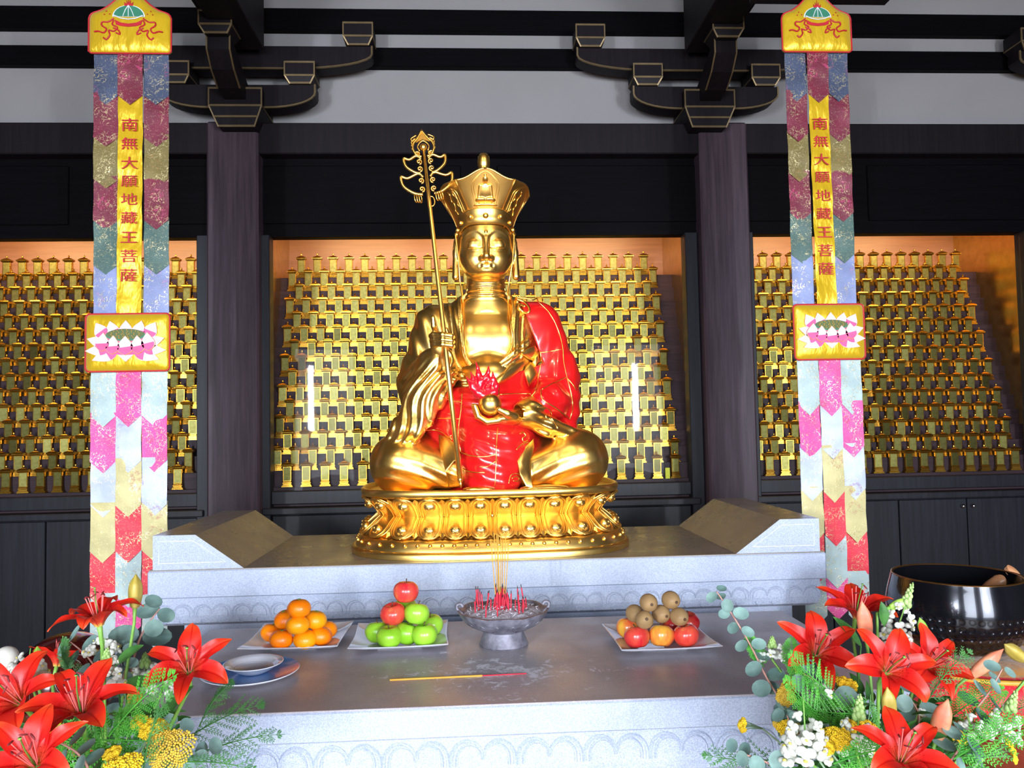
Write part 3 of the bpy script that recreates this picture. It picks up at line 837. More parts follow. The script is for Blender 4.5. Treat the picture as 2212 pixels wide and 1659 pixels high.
surf_patch('sash_loop', [q2(u, v) for u, v in [(1320,600),(1358,560),(1368,640),(1330,680),(1300,650)]], .005, M['gold'], knot)
def q4(u, v): return 760+u*.27125, 760+v*.27125
for ol in ([(690,660),(760,675),(850,765),(875,850),(815,870),(748,955),(715,850),(698,750)], [(1445,690),(1380,760),(1318,870),(1335,970),(1385,1065),(1440,1085),(1425,960),(1425,850),(1450,760)],
           [(748,955),(800,975),(905,1010),(885,1040),(860,1075),(770,1080),(760,1020)]):
    surf_patch('turned_border', [q4(u, v) for u, v in ol], .004, M['gold'], statue, bul=.002)
mb = MB()
pts = crv([surf(*q2(u, v), lift=.004) for u, v in [(1180,160),(1240,185),(1280,230),(1275,265),(1235,260),(1205,230),(1215,205),(1250,220)]], 6)
mb.tube(pts, .0050, 8)
mb.tube(crv([surf(*q2(u, v), lift=.004) for u, v in [(1195,190),(1180,160),(1195,145)]], 4), .0055, 8)
mb.build('shoulder_clasp', M['gold'], statue, world=False, smooth=True)

# hands
def hand_cup(P):
    d = ell(P, (.060, -.240, .264), (.052, .046, .022))
    d = smin(d, seg(P, (.135, -.212, .280), (.085, -.235, .268), .024, .019), .03)
    for i, (yy, L) in enumerate(((-.272, .96), (-.252, 1.06), (-.232, 1.03), (-.213, .9))):
        f = chain(P, [(.030, yy+.004, .258, .0130), (-.012*L, yy, .253, .0120), (-.044*L, yy-.002, .272, .0105), (-.058*L, yy-.003, .304+.008*L, .0088)], .004)
        d = smin(d, f, .005)
    d = smin(d, chain(P, [(.088, -.268, .270, .0165), (.062, -.290, .281, .0130), (.032, -.296, .296, .0105)], .006), .008)
    return d
sdf_mesh(hand_cup, (-.08, -.32, .225), (.16, -.16, .33), .0023, 'hand', M['gold'], statue)
def hand_staff(P):
    d = seg(P, (-.165, -.155, .455), (-.180, -.180, .515), .026, .024)
    d = smin(d, ell(P, (-.186, -.190, .548), (.034, .028, .042)), .02)
    for i, z in enumerate((.578, .560, .542)):
        f = chain(P, [(-.213+.003*i, -.190, z, .0115), (-.203+.003*i, -.226, z+.002, .0110), (-.170, -.247, z-.002, .0102), (-.138, -.240, z-.006, .0090), (-.132, -.214, z-.008, .0080)], .004)
        d = smin(d, f, .0035)
    d = smin(d, chain(P, [(-.196, -.195, .585, .0110), (-.203, -.212, .612, .0098), (-.205, -.218, .643, .0078)], .005), .006)
    d = smin(d, chain(P, [(-.166, -.185, .545, .013), (-.150, -.180, .575, .0115), (-.158, -.190, .600, .0092)], .005), .008)
    return d
sdf_mesh(hand_staff, (-.25, -.28, .42), (-.11, -.12, .67), .0023, 'hand', M['gold'], statue)

# crown: studded band, flared panels, topknot
cr = MB(); N = 96
def sag(ph): return -.050*min(1, abs(sin(ph)))**7
def crown_pt(ph, t, off=0.0):
    """ph = 0 faces the viewer; t from the band (0) up to the rim (1)"""
    k5 = 2*PI/5; s5 = ((ph+k5/2) % k5)-k5/2
    poly = cos(k5/2)/cos(s5)
    r = (.112+.078*t**1.15)*(1+(poly-.93)*.55*min(1, t*2.5))
    pk = .5*(1+cos(5*ph)); fr = abs(((ph+PI) % (2*PI))-PI) < k5/2
    z = 1.082+(.103+.040*pk**1.2*(1.0 if fr else .2))*t+sag(ph)*(1-t)
    r += off
    return (r*sin(ph)*1.0, .020-r*cos(ph)*1.02, z)
N = 100
L = []
for t_ in [0, .1, .2, .35, .5, .65, .8, .92, 1.0]: L.append([crown_pt(2*PI*j/N, t_) for j in range(N)])
for t_ in [1.0, .9, .6, .3, .02]: L.append([crown_pt(2*PI*j/N, t_, -.007) for j in range(N)])
cr.loft(L)
crown = cr.build('crown', M['gold'], statue, world=False, smooth=True, angle=50)
mb = MB()
L = []
for r, z in ((.109, 1.026), (.1135, 1.028), (.1140, 1.052), (.1120, 1.078), (.1155, 1.084), (.112, 1.090), (.10, 1.088)):
    L.append([(r*sin(2*PI*j/N), .020-r*1.08*cos(2*PI*j/N), z+sag(2*PI*j/N)) for j in range(N)])
mb.loft(L)
for ph in (-1.45, -1.27, -1.0, -.53, 0, .53, 1.0, 1.27, 1.45):
    mb.ball((.116*sin(ph), .020-.116*1.08*cos(ph), 1.055+sag(ph)), .0115 if ph == 0 else .0092, 14, 10)
mb.build('crown_band', M['gold'], crown, world=False, smooth=True)
mb = MB()
for i in range(-1, 2):                                    # ribs and engraved arches on every leaf
    p = 2*PI/5*i
    for q in (-PI/5, PI/5): mb.tube([crown_pt(p+q, t_, .0005) for t_ in (0, .2, .4, .6, .8, 1)], [.0025, .003, .003, .003, .003, .003], 6)
    for sc in (.56, .47) if i == 0 else (.75, .60):
        w = PI/5*sc
        pts = [crown_pt(p-w*a, t_*.96, .0005) for a, t_ in ((1.0, .05), (1.0, .40), (1.0, .72), (.62, .88))]+[crown_pt(p, .93+.06*(sc-.5), .001)]
        pts += [crown_pt(p+w*a, t_*.96, .0005) for a, t_ in ((.62, .88), (1.0, .72), (1.0, .40), (1.0, .05))]
        mb.tube(crv(pts, 4), .0014, 5)
    if i:
        mb.tube(crv([crown_pt(p-i*.33+.05*sin(k*1.7), .12+.085*k, .001) for k in range(9)], 4), .0024, 5)
        mb.tube(crv([crown_pt(p-i*.10+.04*sin(k*1.9+1), .15+.08*k, .001) for k in range(9)], 4), .0018, 5)
mb.tube([crown_pt(2*PI*j/N, 1.0, -.003) for j in range(N+1)], .0042, 6)
mb.build('crown_relief', M['gold'], crown, world=False, smooth=True)
# small seated figure in relief on the front panel
c0 = Vector(crown_pt(0, .42, 0))
def mini(P):
    dz = P[2]-c0.z; K = 1.45
    x, y, z = (P[0]-c0.x)/K, (P[1]-c0.y+.56*dz)/K, dz/K
    Q = (x, y, z)
    d = ell(Q, (0, 0, .001), (.016, .009, .022)); A = (np.abs(x), y, z)
    d = smin(d, ell(Q, (0, -.003, .030), (.0075, .008, .009)), .003)
    d = smin(d, ell(Q, (0, -.002, .040), (.004, .005, .004)), .002)
    d = smin(d, seg(A, (.013, -.002, .014), (.017, -.003, -.010), .006, .005), .004)
    d = smin(d, ell(A, (.012, -.004, -.018), (.016, .009, .0065)), .004)
    d = smin(d, ell(Q, (0, -.001, -.030), (.033, .009, .006)), .002)
    return d*K
sdf_mesh(mini, (-.055, c0.y-.07, c0.z-.06), (.055, c0.y+.05, c0.z+.08), .0016, 'relief_figure', M['gold'], crown)
mb = MB().lathe([(.060, 1.10), (.050, 1.15), (.032, 1.20), (.0285, 1.235), (.030, 1.255), (.0275, 1.283), (.021, 1.293), (.0250, 1.300), (.0260, 1.318), (.0235, 1.338), (.014, 1.350), (.001, 1.353)], 28, c=(0, .045, 0))
mb.build('topknot', M['gold'], statue, world=False, smooth=True, angle=70)

# wish jewel with its flame, resting in the hand
J = Vector((0.000, -.250, .317))
jw = thing('flaming_wish_jewel', 'small golden sphere with red flames held in the open palm of the statue', 'jewel', ST+Vector((J.x, J.y, .274)))
MB().ball((ST+J)[:], .043, 28, 18).build('sphere', M['gold'], jw, smooth=True)
M['flame'] = simple('crimson_enamel', (196, 10, 34), 0.25, coat=0.6)
def fl(P):
    x, y, z = P; d = None
    for pts in ([(-.016, .030, .016), (-.040, .043, .014), (-.062, .062, .0095), (-.072, .082, .0055), (-.086, .104, .0012)],
                [(-.040, .045, .012), (-.060, .074, .0095), (-.060, .096, .0060), (-.070, .122, .0012)],
                [(-.040, .062, .0115), (-.033, .084, .0100), (-.040, .112, .0070), (-.043, .135, .0040), (-.050, .158, .0012)],
                [(-.033, .084, .0095), (-.013, .098, .0075), (-.004, .120, .0045), (-.003, .142, .0012)],
                [(-.016, .030, .015), (-.008, .056, .0120), (.000, .078, .0075), (-.004, .100, .0045), (-.004, .100, .0012)],
                [(-.012, .032, .015), (.014, .045, .0120), (.022, .068, .0085), (.014, .094, .0055), (.012, .120, .0012)]):
        if pts[-1][:2] == pts[-2][:2]: pts = pts[:-1]
        e = chain((x, y*1.15, z), [(a, 0, b, r*1.5) for a, b, r in pts], .004)
        d = e if d is None else smin(d, e, .006)
    return d
fo = sdf_mesh(fl, (-.11, -.03, .0), (.06, .03, .17), .0022, 'flame', M['flame'], jw)
fo.location = (ST+J-Vector(jw.location))[:]

# ringed monk's staff
SB, STP = at(996, 1054, 2.835), at(915, 322, 3.12)
stf = thing('ringed_staff', 'tall thin golden staff with open scrollwork head leaning in the hand of the statue', 'staff', SB)
axis = (STP-SB); LN = axis.length; ad = axis.normalized()
side = Vector((1, 0, 0)); side = (side-ad*side.dot(ad)).normalized()
def sp(u, v, w=0.0):
    """point v metres up the staff, u across its head"""
    return SB+ad*v+side*u+ad.cross(side)*w
hb = LN*(1-(455-322)/732.0)                # foot of the head
MB().tube([sp(0, 0.0), sp(0, .03)], [.002, .009], 12).tube([sp(0, .03), sp(0, .55), sp(0, hb), sp(0, LN)], [.0095, .0095, .0075, .0055], 14).ball(sp(0, .03)[:], .010).build('shaft', M['gold'], stf, smooth=True)
k = 1.82e-3
def hp(u, py): return sp((u-0)*k, LN-(py-322)*k*1.02)
mb = MB()
def curl(cx, cyy, s, r0=7, turns=1.5):
    return [hp(cx+s*r0*(1-j/14)*cos(j*turns*2*PI/14+PI/2), cyy+r0*(1-j/14)*sin(j*turns*2*PI/14+PI/2)) for j in range(14)]
for s in (-1, 1):
    for cy, w, h in ((358, 45, 34), (404, 55, 40)):
        pts = [(s*8, cy-h*.55+6), (s*18, cy-h*.62), (s*w*.75, cy-h*.40), (s*w, cy-h*.52), (s*w*.93, cy+h*.05), (s*w*.55, cy+h*.5), (s*12, cy+h*.62)]
        mb.tube(crv([hp(a, b) for a, b in pts], 5), .0058, 8)
        mb.tube(curl(s*13, cy-h*.2, s), .0034, 6); mb.tube(curl(s*13, cy+h*.3, s), .0034, 6)
    pts = [(s*6, 340), (s*17, 334), (s*23, 320), (s*20, 306), (s*11, 296), (0, 277)]
    mb.tube(crv([hp(a, b+42) if 0 else hp(a, b) for a, b in pts], 5), .0050, 8)
    for q in range(4): mb.tube(crv([hp(s*22, 326-q*8), hp(s*25, 319-q*8), hp(s*(21-q*3), 311-q*8)], 4), .0035, 6)
    mb.tube(curl(s*16, 332, s), .0044, 6)
mb.ball(hp(0, 318)[:], .0145, 16, 10)
mb.tube(crv([hp(-9, 326), hp(-12, 314), hp(0, 302), hp(12, 314), hp(9, 326)], 5), .0035, 6)
hd = mb.build('scrollwork_head', M['gold'], stf, smooth=True)
MB().loft([[hp(-15, 304), hp(-9, 292), hp(0, 274), hp(9, 292), hp(15, 304), hp(0, 298)], [p+Vector((0, .008, 0)) for p in (hp(-15, 304), hp(-9, 292), hp(0, 274), hp(9, 292), hp(15, 304), hp(0, 298))]], True, True, True).build('tip', M['gold'], hd)
for (u, pyy) in ((-28, 436), (-23, 437), (-18, 438), (18, 436), (23, 436), (28, 435), (5, 446)):
    c = hp(u, pyy); rr = .017 if u != 5 else .021; m2 = MB()
    ct = [c+side*(rr*.55*cos(a)*(1 if u == 5 else .5))+ad.cross(side)*(rr*.5*cos(a)*(0 if u == 5 else 1))+ad*(rr*sin(a)) for a in [2*PI*j/24 for j in range(25)]]
    m2.tube(ct, .0024, 6, caps=False).build('ring', M['gold'], stf, smooth=True)

# ================================================================ lotus pedestal
PED = Vector((0, 3.17, 1.0277))
ped = thing('lotus_pedestal', 'gilded lotus pedestal with two tiers of plump petals and a row of round studs', 'pedestal', PED)
def plan(th, a, b, e=3.3):
    c, s = cos(th), sin(th)
    return a*math.copysign(abs(c)**(2/e), c), b*math.copysign(abs(s)**(2/e), s)
def ring(a, b, z, N=176, e=3.3):
    out = []
    for j in range(N):
        p, n = base_pt(j/N); out.append((p.x+n.x*(a-.418), p.y+n.y*(a-.418), z))
    return out
# arc-length table so petals and studs stand evenly
_tt = [2*PI*j/2000 for j in range(2001)]
_pp = [plan(t_, .418, .283) for t_ in _tt]
_sl = [0]
for j in range(2000): _sl.append(_sl[-1]+math.dist(_pp[j], _pp[j+1]))
def th_of(frac): return float(np.interp(frac % 1.0, [x/_sl[-1] for x in _sl], _tt))
def base_pt(f_):
    th = th_of(f_); x, y = plan(th, .418, .283)
    x1, y1 = plan(th_of(f_-.002), .418, .283); x2, y2 = plan(th_of(f_+.002), .418, .283)
    t_ = Vector((x2-x1, y2-y1, 0)).normalized()
    return Vector((x, y, 0)), Vector((t_.y, -t_.x, 0))
mb = MB()
L = [ring(a, b, z) for a, b, z in ((.40, .27, .221), (.474, .339, .221), (.477, .342, .233), (.482, .347, .237), (.490, .355, .237), (.495, .360, .233), (.496, .361, .222), (.491, .356, .209), (.47, .335, .205))]
mb.loft(L, True, False, False)
mb.add(L[0], [tuple(range(len(L[0])))])
mb.build('rim', M['gold'], ped, world=False, smooth=True, angle=60)
prof = [(.465, .330, .207), (.440, .305, .175), (.420, .285, .148), (.415, .280, .140), (.422, .287, .130), (.450, .315, .10), (.478, .343, .075), (.488, .353, .062)]
MB().loft([ring(a, b, z) for a, b, z in prof]).build('waist', M['gold'], ped, world=False, smooth=True)
ft = [(.486, .351, .068), (.500, .365, .062), (.510, .375, .048), (.516, .381, .034), (.518, .383, .026), (.530, .395, .022), (.533, .398, .016), (.532, .397, .0), (.3, .2, .0)]
MB().loft([ring(a, b, z) for a, b, z in ft], True, False, True).build('foot', M['gold'], ped, world=False, smooth=True, angle=50)
NP = 28
def pprof(upper, v):
    if upper: return .138+.070*v, .418+.070*v**1.3, .283+.070*v**1.3
    return .138-.070*v, .418+.078*v**.9, .283+.078*v**.9
def petal(fr, upper, w):
    """one plump petal: a cupped leaf with a rolled double rim and a raised boss near its tip"""
    m = MB(); nu, nv = 17, 15
    def pt(u, v, out):
        z, a, b = pprof(upper, v)
        p, n = base_pt(fr+u*w*.5)
        out += a-.418
        return Vector((p.x+n.x*out, p.y+n.y*out, z))
    def hw(v): return .90*(1-max(0, (v-.45)/.55)**2.4)**.5+.02
    m.loft([[pt((i/(nu-1)-.5)*2*hw(j/(nv-1)), j/(nv-1), .006+.010*(1-abs((i/(nu-1)-.5)*2)**2.5)*sin(.3+2.5*j/(nv-1))) for i in range(nu)] for j in range(nv)], False)
    for sc, r_, o_ in ((1.0, .0036, .007), (.72, .0026, .0135)):
        pts = [pt(-sc*hw(v)*1.0, v*(.97 if sc == 1 else .93), o_) for v in (0, .2, .4, .55, .7, .82, .92, .985)]
        pts += [pt(sc*hw(v)*1.0, v*(.97 if sc == 1 else .93), o_) for v in (.985, .92, .82, .7, .55, .4, .2, 0)]
        m.tube(crv(pts, 3), r_, 6)
    c = pt(0, .60, .014)
    n = base_pt(fr)[1]; td = Vector((-n.y, n.x, 0))
    R3 = Matrix((td, n, Vector((0, 0, 1)))).transposed().to_4x4()
    m.ball((0, 0, 0), (.0225, .016, .0185), 16, 10, Matrix.Translation(c) @ R3)
    sg = 1 if upper else -1
    for s in (-1, 1):
        cc = c+n*.0135+Vector((0, 0, sg*.009))
        m.tube([cc+td*(s*(.008+.0055*cos(q*.8)*(1-q*.07)))+Vector((0, 0, .0055*sin(q*.8)*(1-q*.07))) for q in range(10)], .0013, 4)
    m.ball((0, 0, 0), (.004, .004, .005), 8, 6, Matrix.Translation(c+n*.014-Vector((0, 0, sg*.006))) @ R3)
    return m
for upper in (True, False):
    for i in range(NP):
        fr = (i+.5)/NP+.75
        if plan(th_of(fr), .5, .36)[1] > .16: continue
        petal(fr, upper, 1/NP).build('petal', M['gold'], ped, world=False, smooth=True)
    for i in range(NP):                       # pointed leaf tips between the petals
        fr = i/NP+.75; th = th_of(fr)
        if plan(th, .484, .349)[1] > .16: continue
        m = MB(); z1, a1, b1 = pprof(upper, .97); z0, a0, b0 = pprof(upper, .70); zi, ai, bi = pprof(upper, .1)
        def off(f_, o): p, n = base_pt(f_); return p.x+n.x*o, p.y+n.y*o
        x, y = off(fr, a1-.414); xi, yi = off(fr, ai-.414); xm, ym = off(fr, a0-.406)
        x1, y1 = off(fr-.0075, a0-.418); x2, y2 = off(fr+.0075, a0-.418)
        m.add([(x1, y1, z0), (x2, y2, z0), (x, y, z1), (xm, ym, z0), (xi, yi, zi)], [(0, 3, 2), (1, 2, 3), (0, 4, 3), (1, 3, 4)])
        m.build('leaf_tip', M['gold'], ped, world=False)
for i in range(64):
    p, n = base_pt(i/64+.75+.5/64); x, y = p.x+n.x*.093, p.y+n.y*.093
    if y > .16: continue
    MB().ball((x, y, .0475), (.0078, .0078, .0078), 12, 8).build('stud', M['gold'], ped, world=False, smooth=True)

# ================================================================ silk banners
def brocade(name, rgb, motif, dens=0.5, rough=0.55, warm=0.35):
    """silk woven with gilt scrolls and pink flower heads"""
    t = NT(name); c = lin(rgb); mo = lin(motif)
    w = t.noise(62, 2, 0.5); m = t.node('ShaderNodeMath', operation='ABSOLUTE'); t.link(t.math('SUBTRACT', w, 0.5), m.inputs[0])
    lines = t.ramp(m.outputs[0], [(0.010, (1, 1, 1, 1)), (0.030, (0, 0, 0, 1))])
    keep = t.ramp(t.noise(15, 2), [(0.47, (0, 0, 0, 1)), (0.56, (1, 1, 1, 1))])
    scroll = t.mix(lines, (0, 0, 0, 1), t.math('SUBTRACT', 1.0, keep)) if False else t.mix((0, 0, 0, 1), lines, keep)
    vd = t.voronoi(10, vec=t.mapping((1, 0.01, 1)))
    rings = t.ramp(vd, [(0.14, (0, 0, 0, 1)), (0.17, (1, 1, 1, 1)), (0.26, (1, 1, 1, 1)), (0.30, (0, 0, 0, 1))])
    spokes = t.ramp(t.noise(120, 2), [(0.50, (0, 0, 0, 1)), (0.56, (1, 1, 1, 1))])
    flower = t.mix((0, 0, 0, 1), rings, spokes)
    speck = t.ramp(t.noise(210, 2, 0.7), [(0.60, (0, 0, 0, 1)), (0.68, (1, 1, 1, 1))])
    base = t.mix(c, tuple(min(1, x*1.35) for x in c[:3])+(1,), t.ramp(t.noise(9, 3), [(0.35, (0, 0, 0, 1)), (0.65, (1, 1, 1, 1))]))
    a = t.mix(base, mo, t.math('MULTIPLY', flower, 0.55))
    gilt = t.math('MAXIMUM', scroll, t.math('MULTIPLY', speck, dens))
    col = t.mix(a, (0.80, 0.66, 0.34, 1), t.math('MULTIPLY', gilt, 0.6))
    t.set(color=col, rough=t.math('SUBTRACT', rough, t.math('MULTIPLY', gilt, 0.25)), metal=t.math('MULTIPLY', gilt, 0.6), sheen=0.2)
    t.bump(t.math('ADD', t.noise(30, 3), t.math('MULTIPLY', gilt, 0.3)), 0.5, 0.004)
    return t.mat
BR = {  # navy and other upper-tier colours are darkened for the weaker light up high
 'navy': brocade('navy_brocade', (50, 60, 84), (130, 60, 100), .5), 'maroon': brocade('maroon_brocade', (100, 16, 42), (190, 60, 110), .5),
 'olive': brocade('olive_gold_brocade', (104, 90, 42), (150, 110, 60), .8), 'green': brocade('dark_green_brocade', (58, 84, 78), (90, 110, 90), .7),
 'blue': brocade('lavender_blue_brocade', (112, 122, 160), (170, 120, 160), .5), 'silver': brocade('silver_green_brocade', (150, 168, 168), (150, 130, 110), .8),
 'pink': brocade('magenta_brocade', (204, 62, 132), (150, 50, 70), .8), 'pale': brocade('pale_lavender_brocade', (164, 172, 210), (150, 110, 130), .5),
 'cream': brocade('cream_gold_brocade', (172, 162, 112), (170, 110, 90), .8), 'red': brocade('crimson_brocade', (196, 30, 52), (210, 120, 140), .7)}
def satin(name, rgb, rough=0.32):
    t = NT(name); c = lin(rgb)
    t.set(color=c, rough=rough, metal=0.35, sheen=0.3); t.bump(t.noise(1.0, 3, 0.5, t.mapping((22, 22, 9))), 0.8, 0.012)
    return t.mat
M['satin'] = satin('yellow_satin', (216, 176, 22))
M['redthread'] = simple('red_embroidery', (178, 22, 34), 0.6)
M['greenthread'] = simple('green_embroidery', (44, 116, 88), 0.6)
M['darkgreenthread'] = simple('olive_embroidery', (78, 92, 44), 0.6)
M['whitethread'] = simple('white_embroidery', (214, 218, 226), 0.5)
M['pinkthread'] = simple('pink_embroidery', (232, 80, 134), 0.6)
M['palepink'] = simple('pale_pink_embroidery', (244, 196, 212), 0.6)
M['ochrethread'] = simple('ochre_embroidery', (206, 150, 50), 0.5)

def flatshape(pts, y, th):
    """thin embroidered patch in the banner plane"""
    return MB().prism(pts, y-th, y)
def petal_out(cx, cz, w, h, ang, n=10):
    """pointed petal, tip along ang, rooted at (cx, cz)"""
    L_ = []
    for i in range(n+1):
        v = i/n; L_.append((-w/2*sin(PI*v**.8)*(1-.25*v), h*v))
    R_ = [(-x, z) for x, z in reversed(L_[1:-1])]
    c, s = cos(ang), sin(ang)
    out = [(cx+x*c-z*s, cz+x*s+z*c) for x, z in L_+R_]
    return out[::-1] if False else out
def area2(p): return sum(p[i][0]*p[(i+1) % len(p)][1]-p[(i+1) % len(p)][0]*p[i][1] for i in range(len(p)))
def addp(mb, pts, y, th):
    if area2(pts) < 0: pts = pts[::-1]
    mb.prism(pts, y-th, y)

def banner(name, label, corners, texty, seed, thru):
    """corners: pixel positions of the strip's top-left, top-right, bottom-left, bottom-right and the cloth's depth"""
    (x0, y0), (x1, y1), (x2, y2), (x3, y3), D = corners
    A, B, C_, E_ = at(x0, y0, D), at(x1, y1, D), at(x2, y2, D), at(x3, y3, D)
    wid = ((B-A).length+(E_-C_).length)/2; hgt = A.z-C_.z; lean = ((C_+E_)/2-(A+B)/2).x
    top = (A+B)/2
    t = thing(name, label, 'banner', (top.x, D, A.z))
    sh = lambda x, z: x+lean*(-z/hgt)
    rs = random.Random(seed)
    def panel(nm, mat, xa, xb, za, zb, y, vtop=0.0, vbot=0.0, par=t, wav=.004, sd=0):
        """cloth strip with a V-shaped foot"""
        nx, nz = 9, max(6, int((za-zb)/.02)); m = MB(); rows = []
        for j in range(nz+1):
            v = j/nz; row = []
            for i in range(nx):
                u = i/(nx-1); vv = (1-abs(2*u-1))
                z = za-(za-zb)*v-vbot*vv*v**6
                if nz and j == nz: z = zb-vbot*vv
                x = xa+(xb-xa)*u
                yy = y-wav*(sin(z*31+sd)+.6*sin(z*57+x*30+sd*2))*.5-wav*.5*sin(u*PI+sd)
                row.append((sh(x, z), yy, z))
            rows.append(row)
        back = [[(p[0], p[1]+.0015, p[2]) for p in r] for r in rows]
        m.loft(rows, False); m.loft(back[::-1], False)
        return m.build(nm, mat, par, world=False, smooth=True)
    hw = wid/2; c3 = wid/3
    zc = lambda py, px=None: at((x0+x1)/2 if px is None else px, py, D).z-A.z
    xs = [-hw, -hw+c3, hw-c3, hw]
    side_y, mid_y = thru[:2]
    # segments: (material, top y, foot y); feet are pointed
    tiers_s = [('navy', 0), ('maroon', 1), ('olive', 2), ('maroon', 3), ('green', 4), ('blue', 5)]
    ss = side_y
    for col in (0, 2):
        for k, (mt, _) in enumerate(tiers_s):
            za = zc(ss[k])+(.012 if k else 0); zb = zc(ss[k+1])
            panel('brocade_tab', BR[mt], xs[col], xs[col+1], za, zb, -.0045*(6-k)*.6, vbot=.038 if k < 5 else 0, sd=k+col)
        lo = [('silver', 7), ('pink', 8), ('pale', 9), ('cream', 10), ('red', 11), ('silver', 12)]
        for k, (mt, _) in enumerate(lo):
            za = zc(ss[6+k])+(.012 if k else 0); zb = zc(ss[7+k])
            panel('brocade_tab', BR[mt], xs[col], xs[col+1], za, zb, -.0045*(6-k)*.6, vbot=.046, sd=k*2+col)
    panel('brocade_tab', BR['maroon'], xs[1], xs[2], 0, zc(mid_y[0]), -.028, vbot=.038, sd=3)
    for k, mt in enumerate(('pink', 'pale', 'cream', 'red', 'silver', 'pink')):
        za = zc(mid_y[k+1])+(.012 if k else 0); zb = zc(mid_y[k+2])
        panel('brocade_tab', BR[mt], xs[1], xs[2], za, zb, -.004-.0045*(6-k)*.6, vbot=.046, sd=k+5)
    tr = panel('text_ribbon', M['satin'], xs[1]+.002, xs[2]-.002, zc(mid_y[0])+.03, zc(mid_y[1]), -.022, wav=.005, sd=2)
    for ch, py in zip('南無大願地藏王菩薩', texty):
        cu = bpy.data.curves.new('character', 'FONT'); cu.body = ch; cu.size = .074; cu.align_x = 'CENTER'; cu.align_y = 'CENTER'; cu.extrude = .0012
        ob = bpy.data.objects.new('tmp', cu); COL.objects.link(ob)
        dg = bpy.context.evaluated_depsgraph_get(); me = bpy.data.meshes.new_from_object(ob.evaluated_get(dg))
        COL.objects.unlink(ob); bpy.data.objects.remove(ob)
        z = zc(py)
        vs = np.array([v.co for v in me.vertices]) if len(me.vertices) else np.zeros((1, 3))
        c = (vs.max(0)+vs.min(0))/2; sc = .062/max(1e-6, (vs.max(0)-vs.min(0))[0] if ch != '大' else (vs.max(0)-vs.min(0))[0])
        for v in me.vertices: v.co = (sh(0, z)+(v.co.x-c[0])*sc*1.0, -.0285-v.co.z, z+(v.co.y-c[1])*sc*.78)
        me.materials.clear(); me.materials.append(M['redthread'])
        o = bpy.data.objects.new('character', me); COL.objects.link(o); o.parent = tr
    # lotus cushion across the middle
    def cushion(nm, outline, y, bul, mat):
        m = MB(); n = len(outline); cx = sum(p[0] for p in outline)/n; cz = sum(p[1] for p in outline)/n
        L = []
        for k, o_ in ((1, .006), (1, 0), (.93, -bul*.55), (.75, -bul*.85), (.45, -bul), (.12, -bul)):
            L.append([(sh(cx+(x-cx)*k, cz+(z-cz)*k), y+o_, cz+(z-cz)*k) for x, z in outline])
        m.loft(L, True, True, True)
        return m.build(nm, mat, t, world=False, smooth=True, angle=60)
    def piping(outline, y, par):
        pts = [(sh(x, z), y, z) for x, z in outline]+[(sh(*outline[0]), y, outline[0][1])]
        MB().tube(pts, .0032, 6, caps=False).build('piping', M['redthread'], par, world=False, smooth=True)
    def rrect(x0_, x1_, z0_, z1_, r=.016):
        out = []
        for cx, cz, a0 in ((x1_-r, z0_+r, -PI/2), (x1_-r, z1_-r, 0), (x0_+r, z1_-r, PI/2), (x0_+r, z0_+r, PI)):
            for k in range(5): a = a0+k*PI/8; out.append((cx+r*cos(a), cz+r*sin(a)))
        # add points along the edges
        res = []
        for i, p in enumerate(out):
            q = out[(i+1) % len(out)]; d = math.dist(p, q); m_ = max(1, int(d/.03))
            for k in range(m_): res.append((p[0]+(q[0]-p[0])*k/m_, p[1]+(q[1]-p[1])*k/m_))
        return res

    zt_, zb_ = zc(thru[2][0]), zc(thru[2][1]); hwc = wid*.55
    ol = rrect(-hwc, hwc, zb_, zt_)
    cu_ = cushion('lotus_cushion', ol, -.028, .020, M['satin']); piping(ol, -.031, cu_)
    # embroidered lotus, tiers of petals drawn as raised thread patches
    zc0 = (zt_+zb_)/2+.004; sc = wid/.30*1.18; Y0 = -.047
    def emb(nm, mat, shapes, y, th=.0022, outl=True):
        m = MB()
        for p in shapes: addp(m, [(sh(a, b), b) for a, b in p], y, th)
        o = m.build(nm, mat, cu_, world=False)
        return o
    X = lambda a: a*sc; Zz = lambda b: zc0+b*sc
    def pet(cx, cz, w, h, deg): return petal_out(X(cx), Zz(cz), w*sc, h*sc, math.radians(deg))
    back = [pet(x_, .012, .050, .058, -x_*420) for x_ in (-.07, -.037, 0, .037, .07)]
    side = [pet(-.055, -.012, .046, .075, 74), pet(.055, -.012, .046, .075, -74), pet(-.055, -.030, .040, .078, 92), pet(.055, -.030, .040, .078, -92)]
    low = [pet(-.025, -.030, .052, .092, 112), pet(.025, -.030, .052, .092, -112), pet(0, -.012, .068, .058, 180)]
    frn = [pet(-.078, -.034, .050, .062, -6), pet(.078, -.034, .050, .062, 6), pet(-.043, -.044, .052, .062, -4), pet(.043, -.044, .052, .062, 4), pet(0, -.048, .060, .064, 0)]
    def shrink(p, k, dx=0, dz=0):
        cx = sum(q[0] for q in p)/len(p); cz = sum(q[1] for q in p)/len(p)
        return [(cx+(q[0]-cx)*k+dx, cz+(q[1]-cz)*k+dz) for q in p]
    def layer(ps, y, up=1):
        emb('petal_embroidery', M['ochrethread'], [shrink(p, 1.05) for p in ps], y, .0012)
        emb('petal_embroidery', M['palepink'], ps, y-.0012, .0012)
        for p in ps: pass
        # deeper pink towards each root
        roots = []
        for p in ps:
            n = len(p); r0 = p[0]; tip = p[n//2]
            roots.append([(r0[0]+(q[0]-r0[0])*.93, r0[1]+(q[1]-r0[1])*.93) if True else q for q in (p[:int(n*.28)]+p[-int(n*.25):])])
        emb('petal_embroidery', M['pinkthread'], [r_ for r_ in roots if len(r_) > 2], y-.0024, .0010)
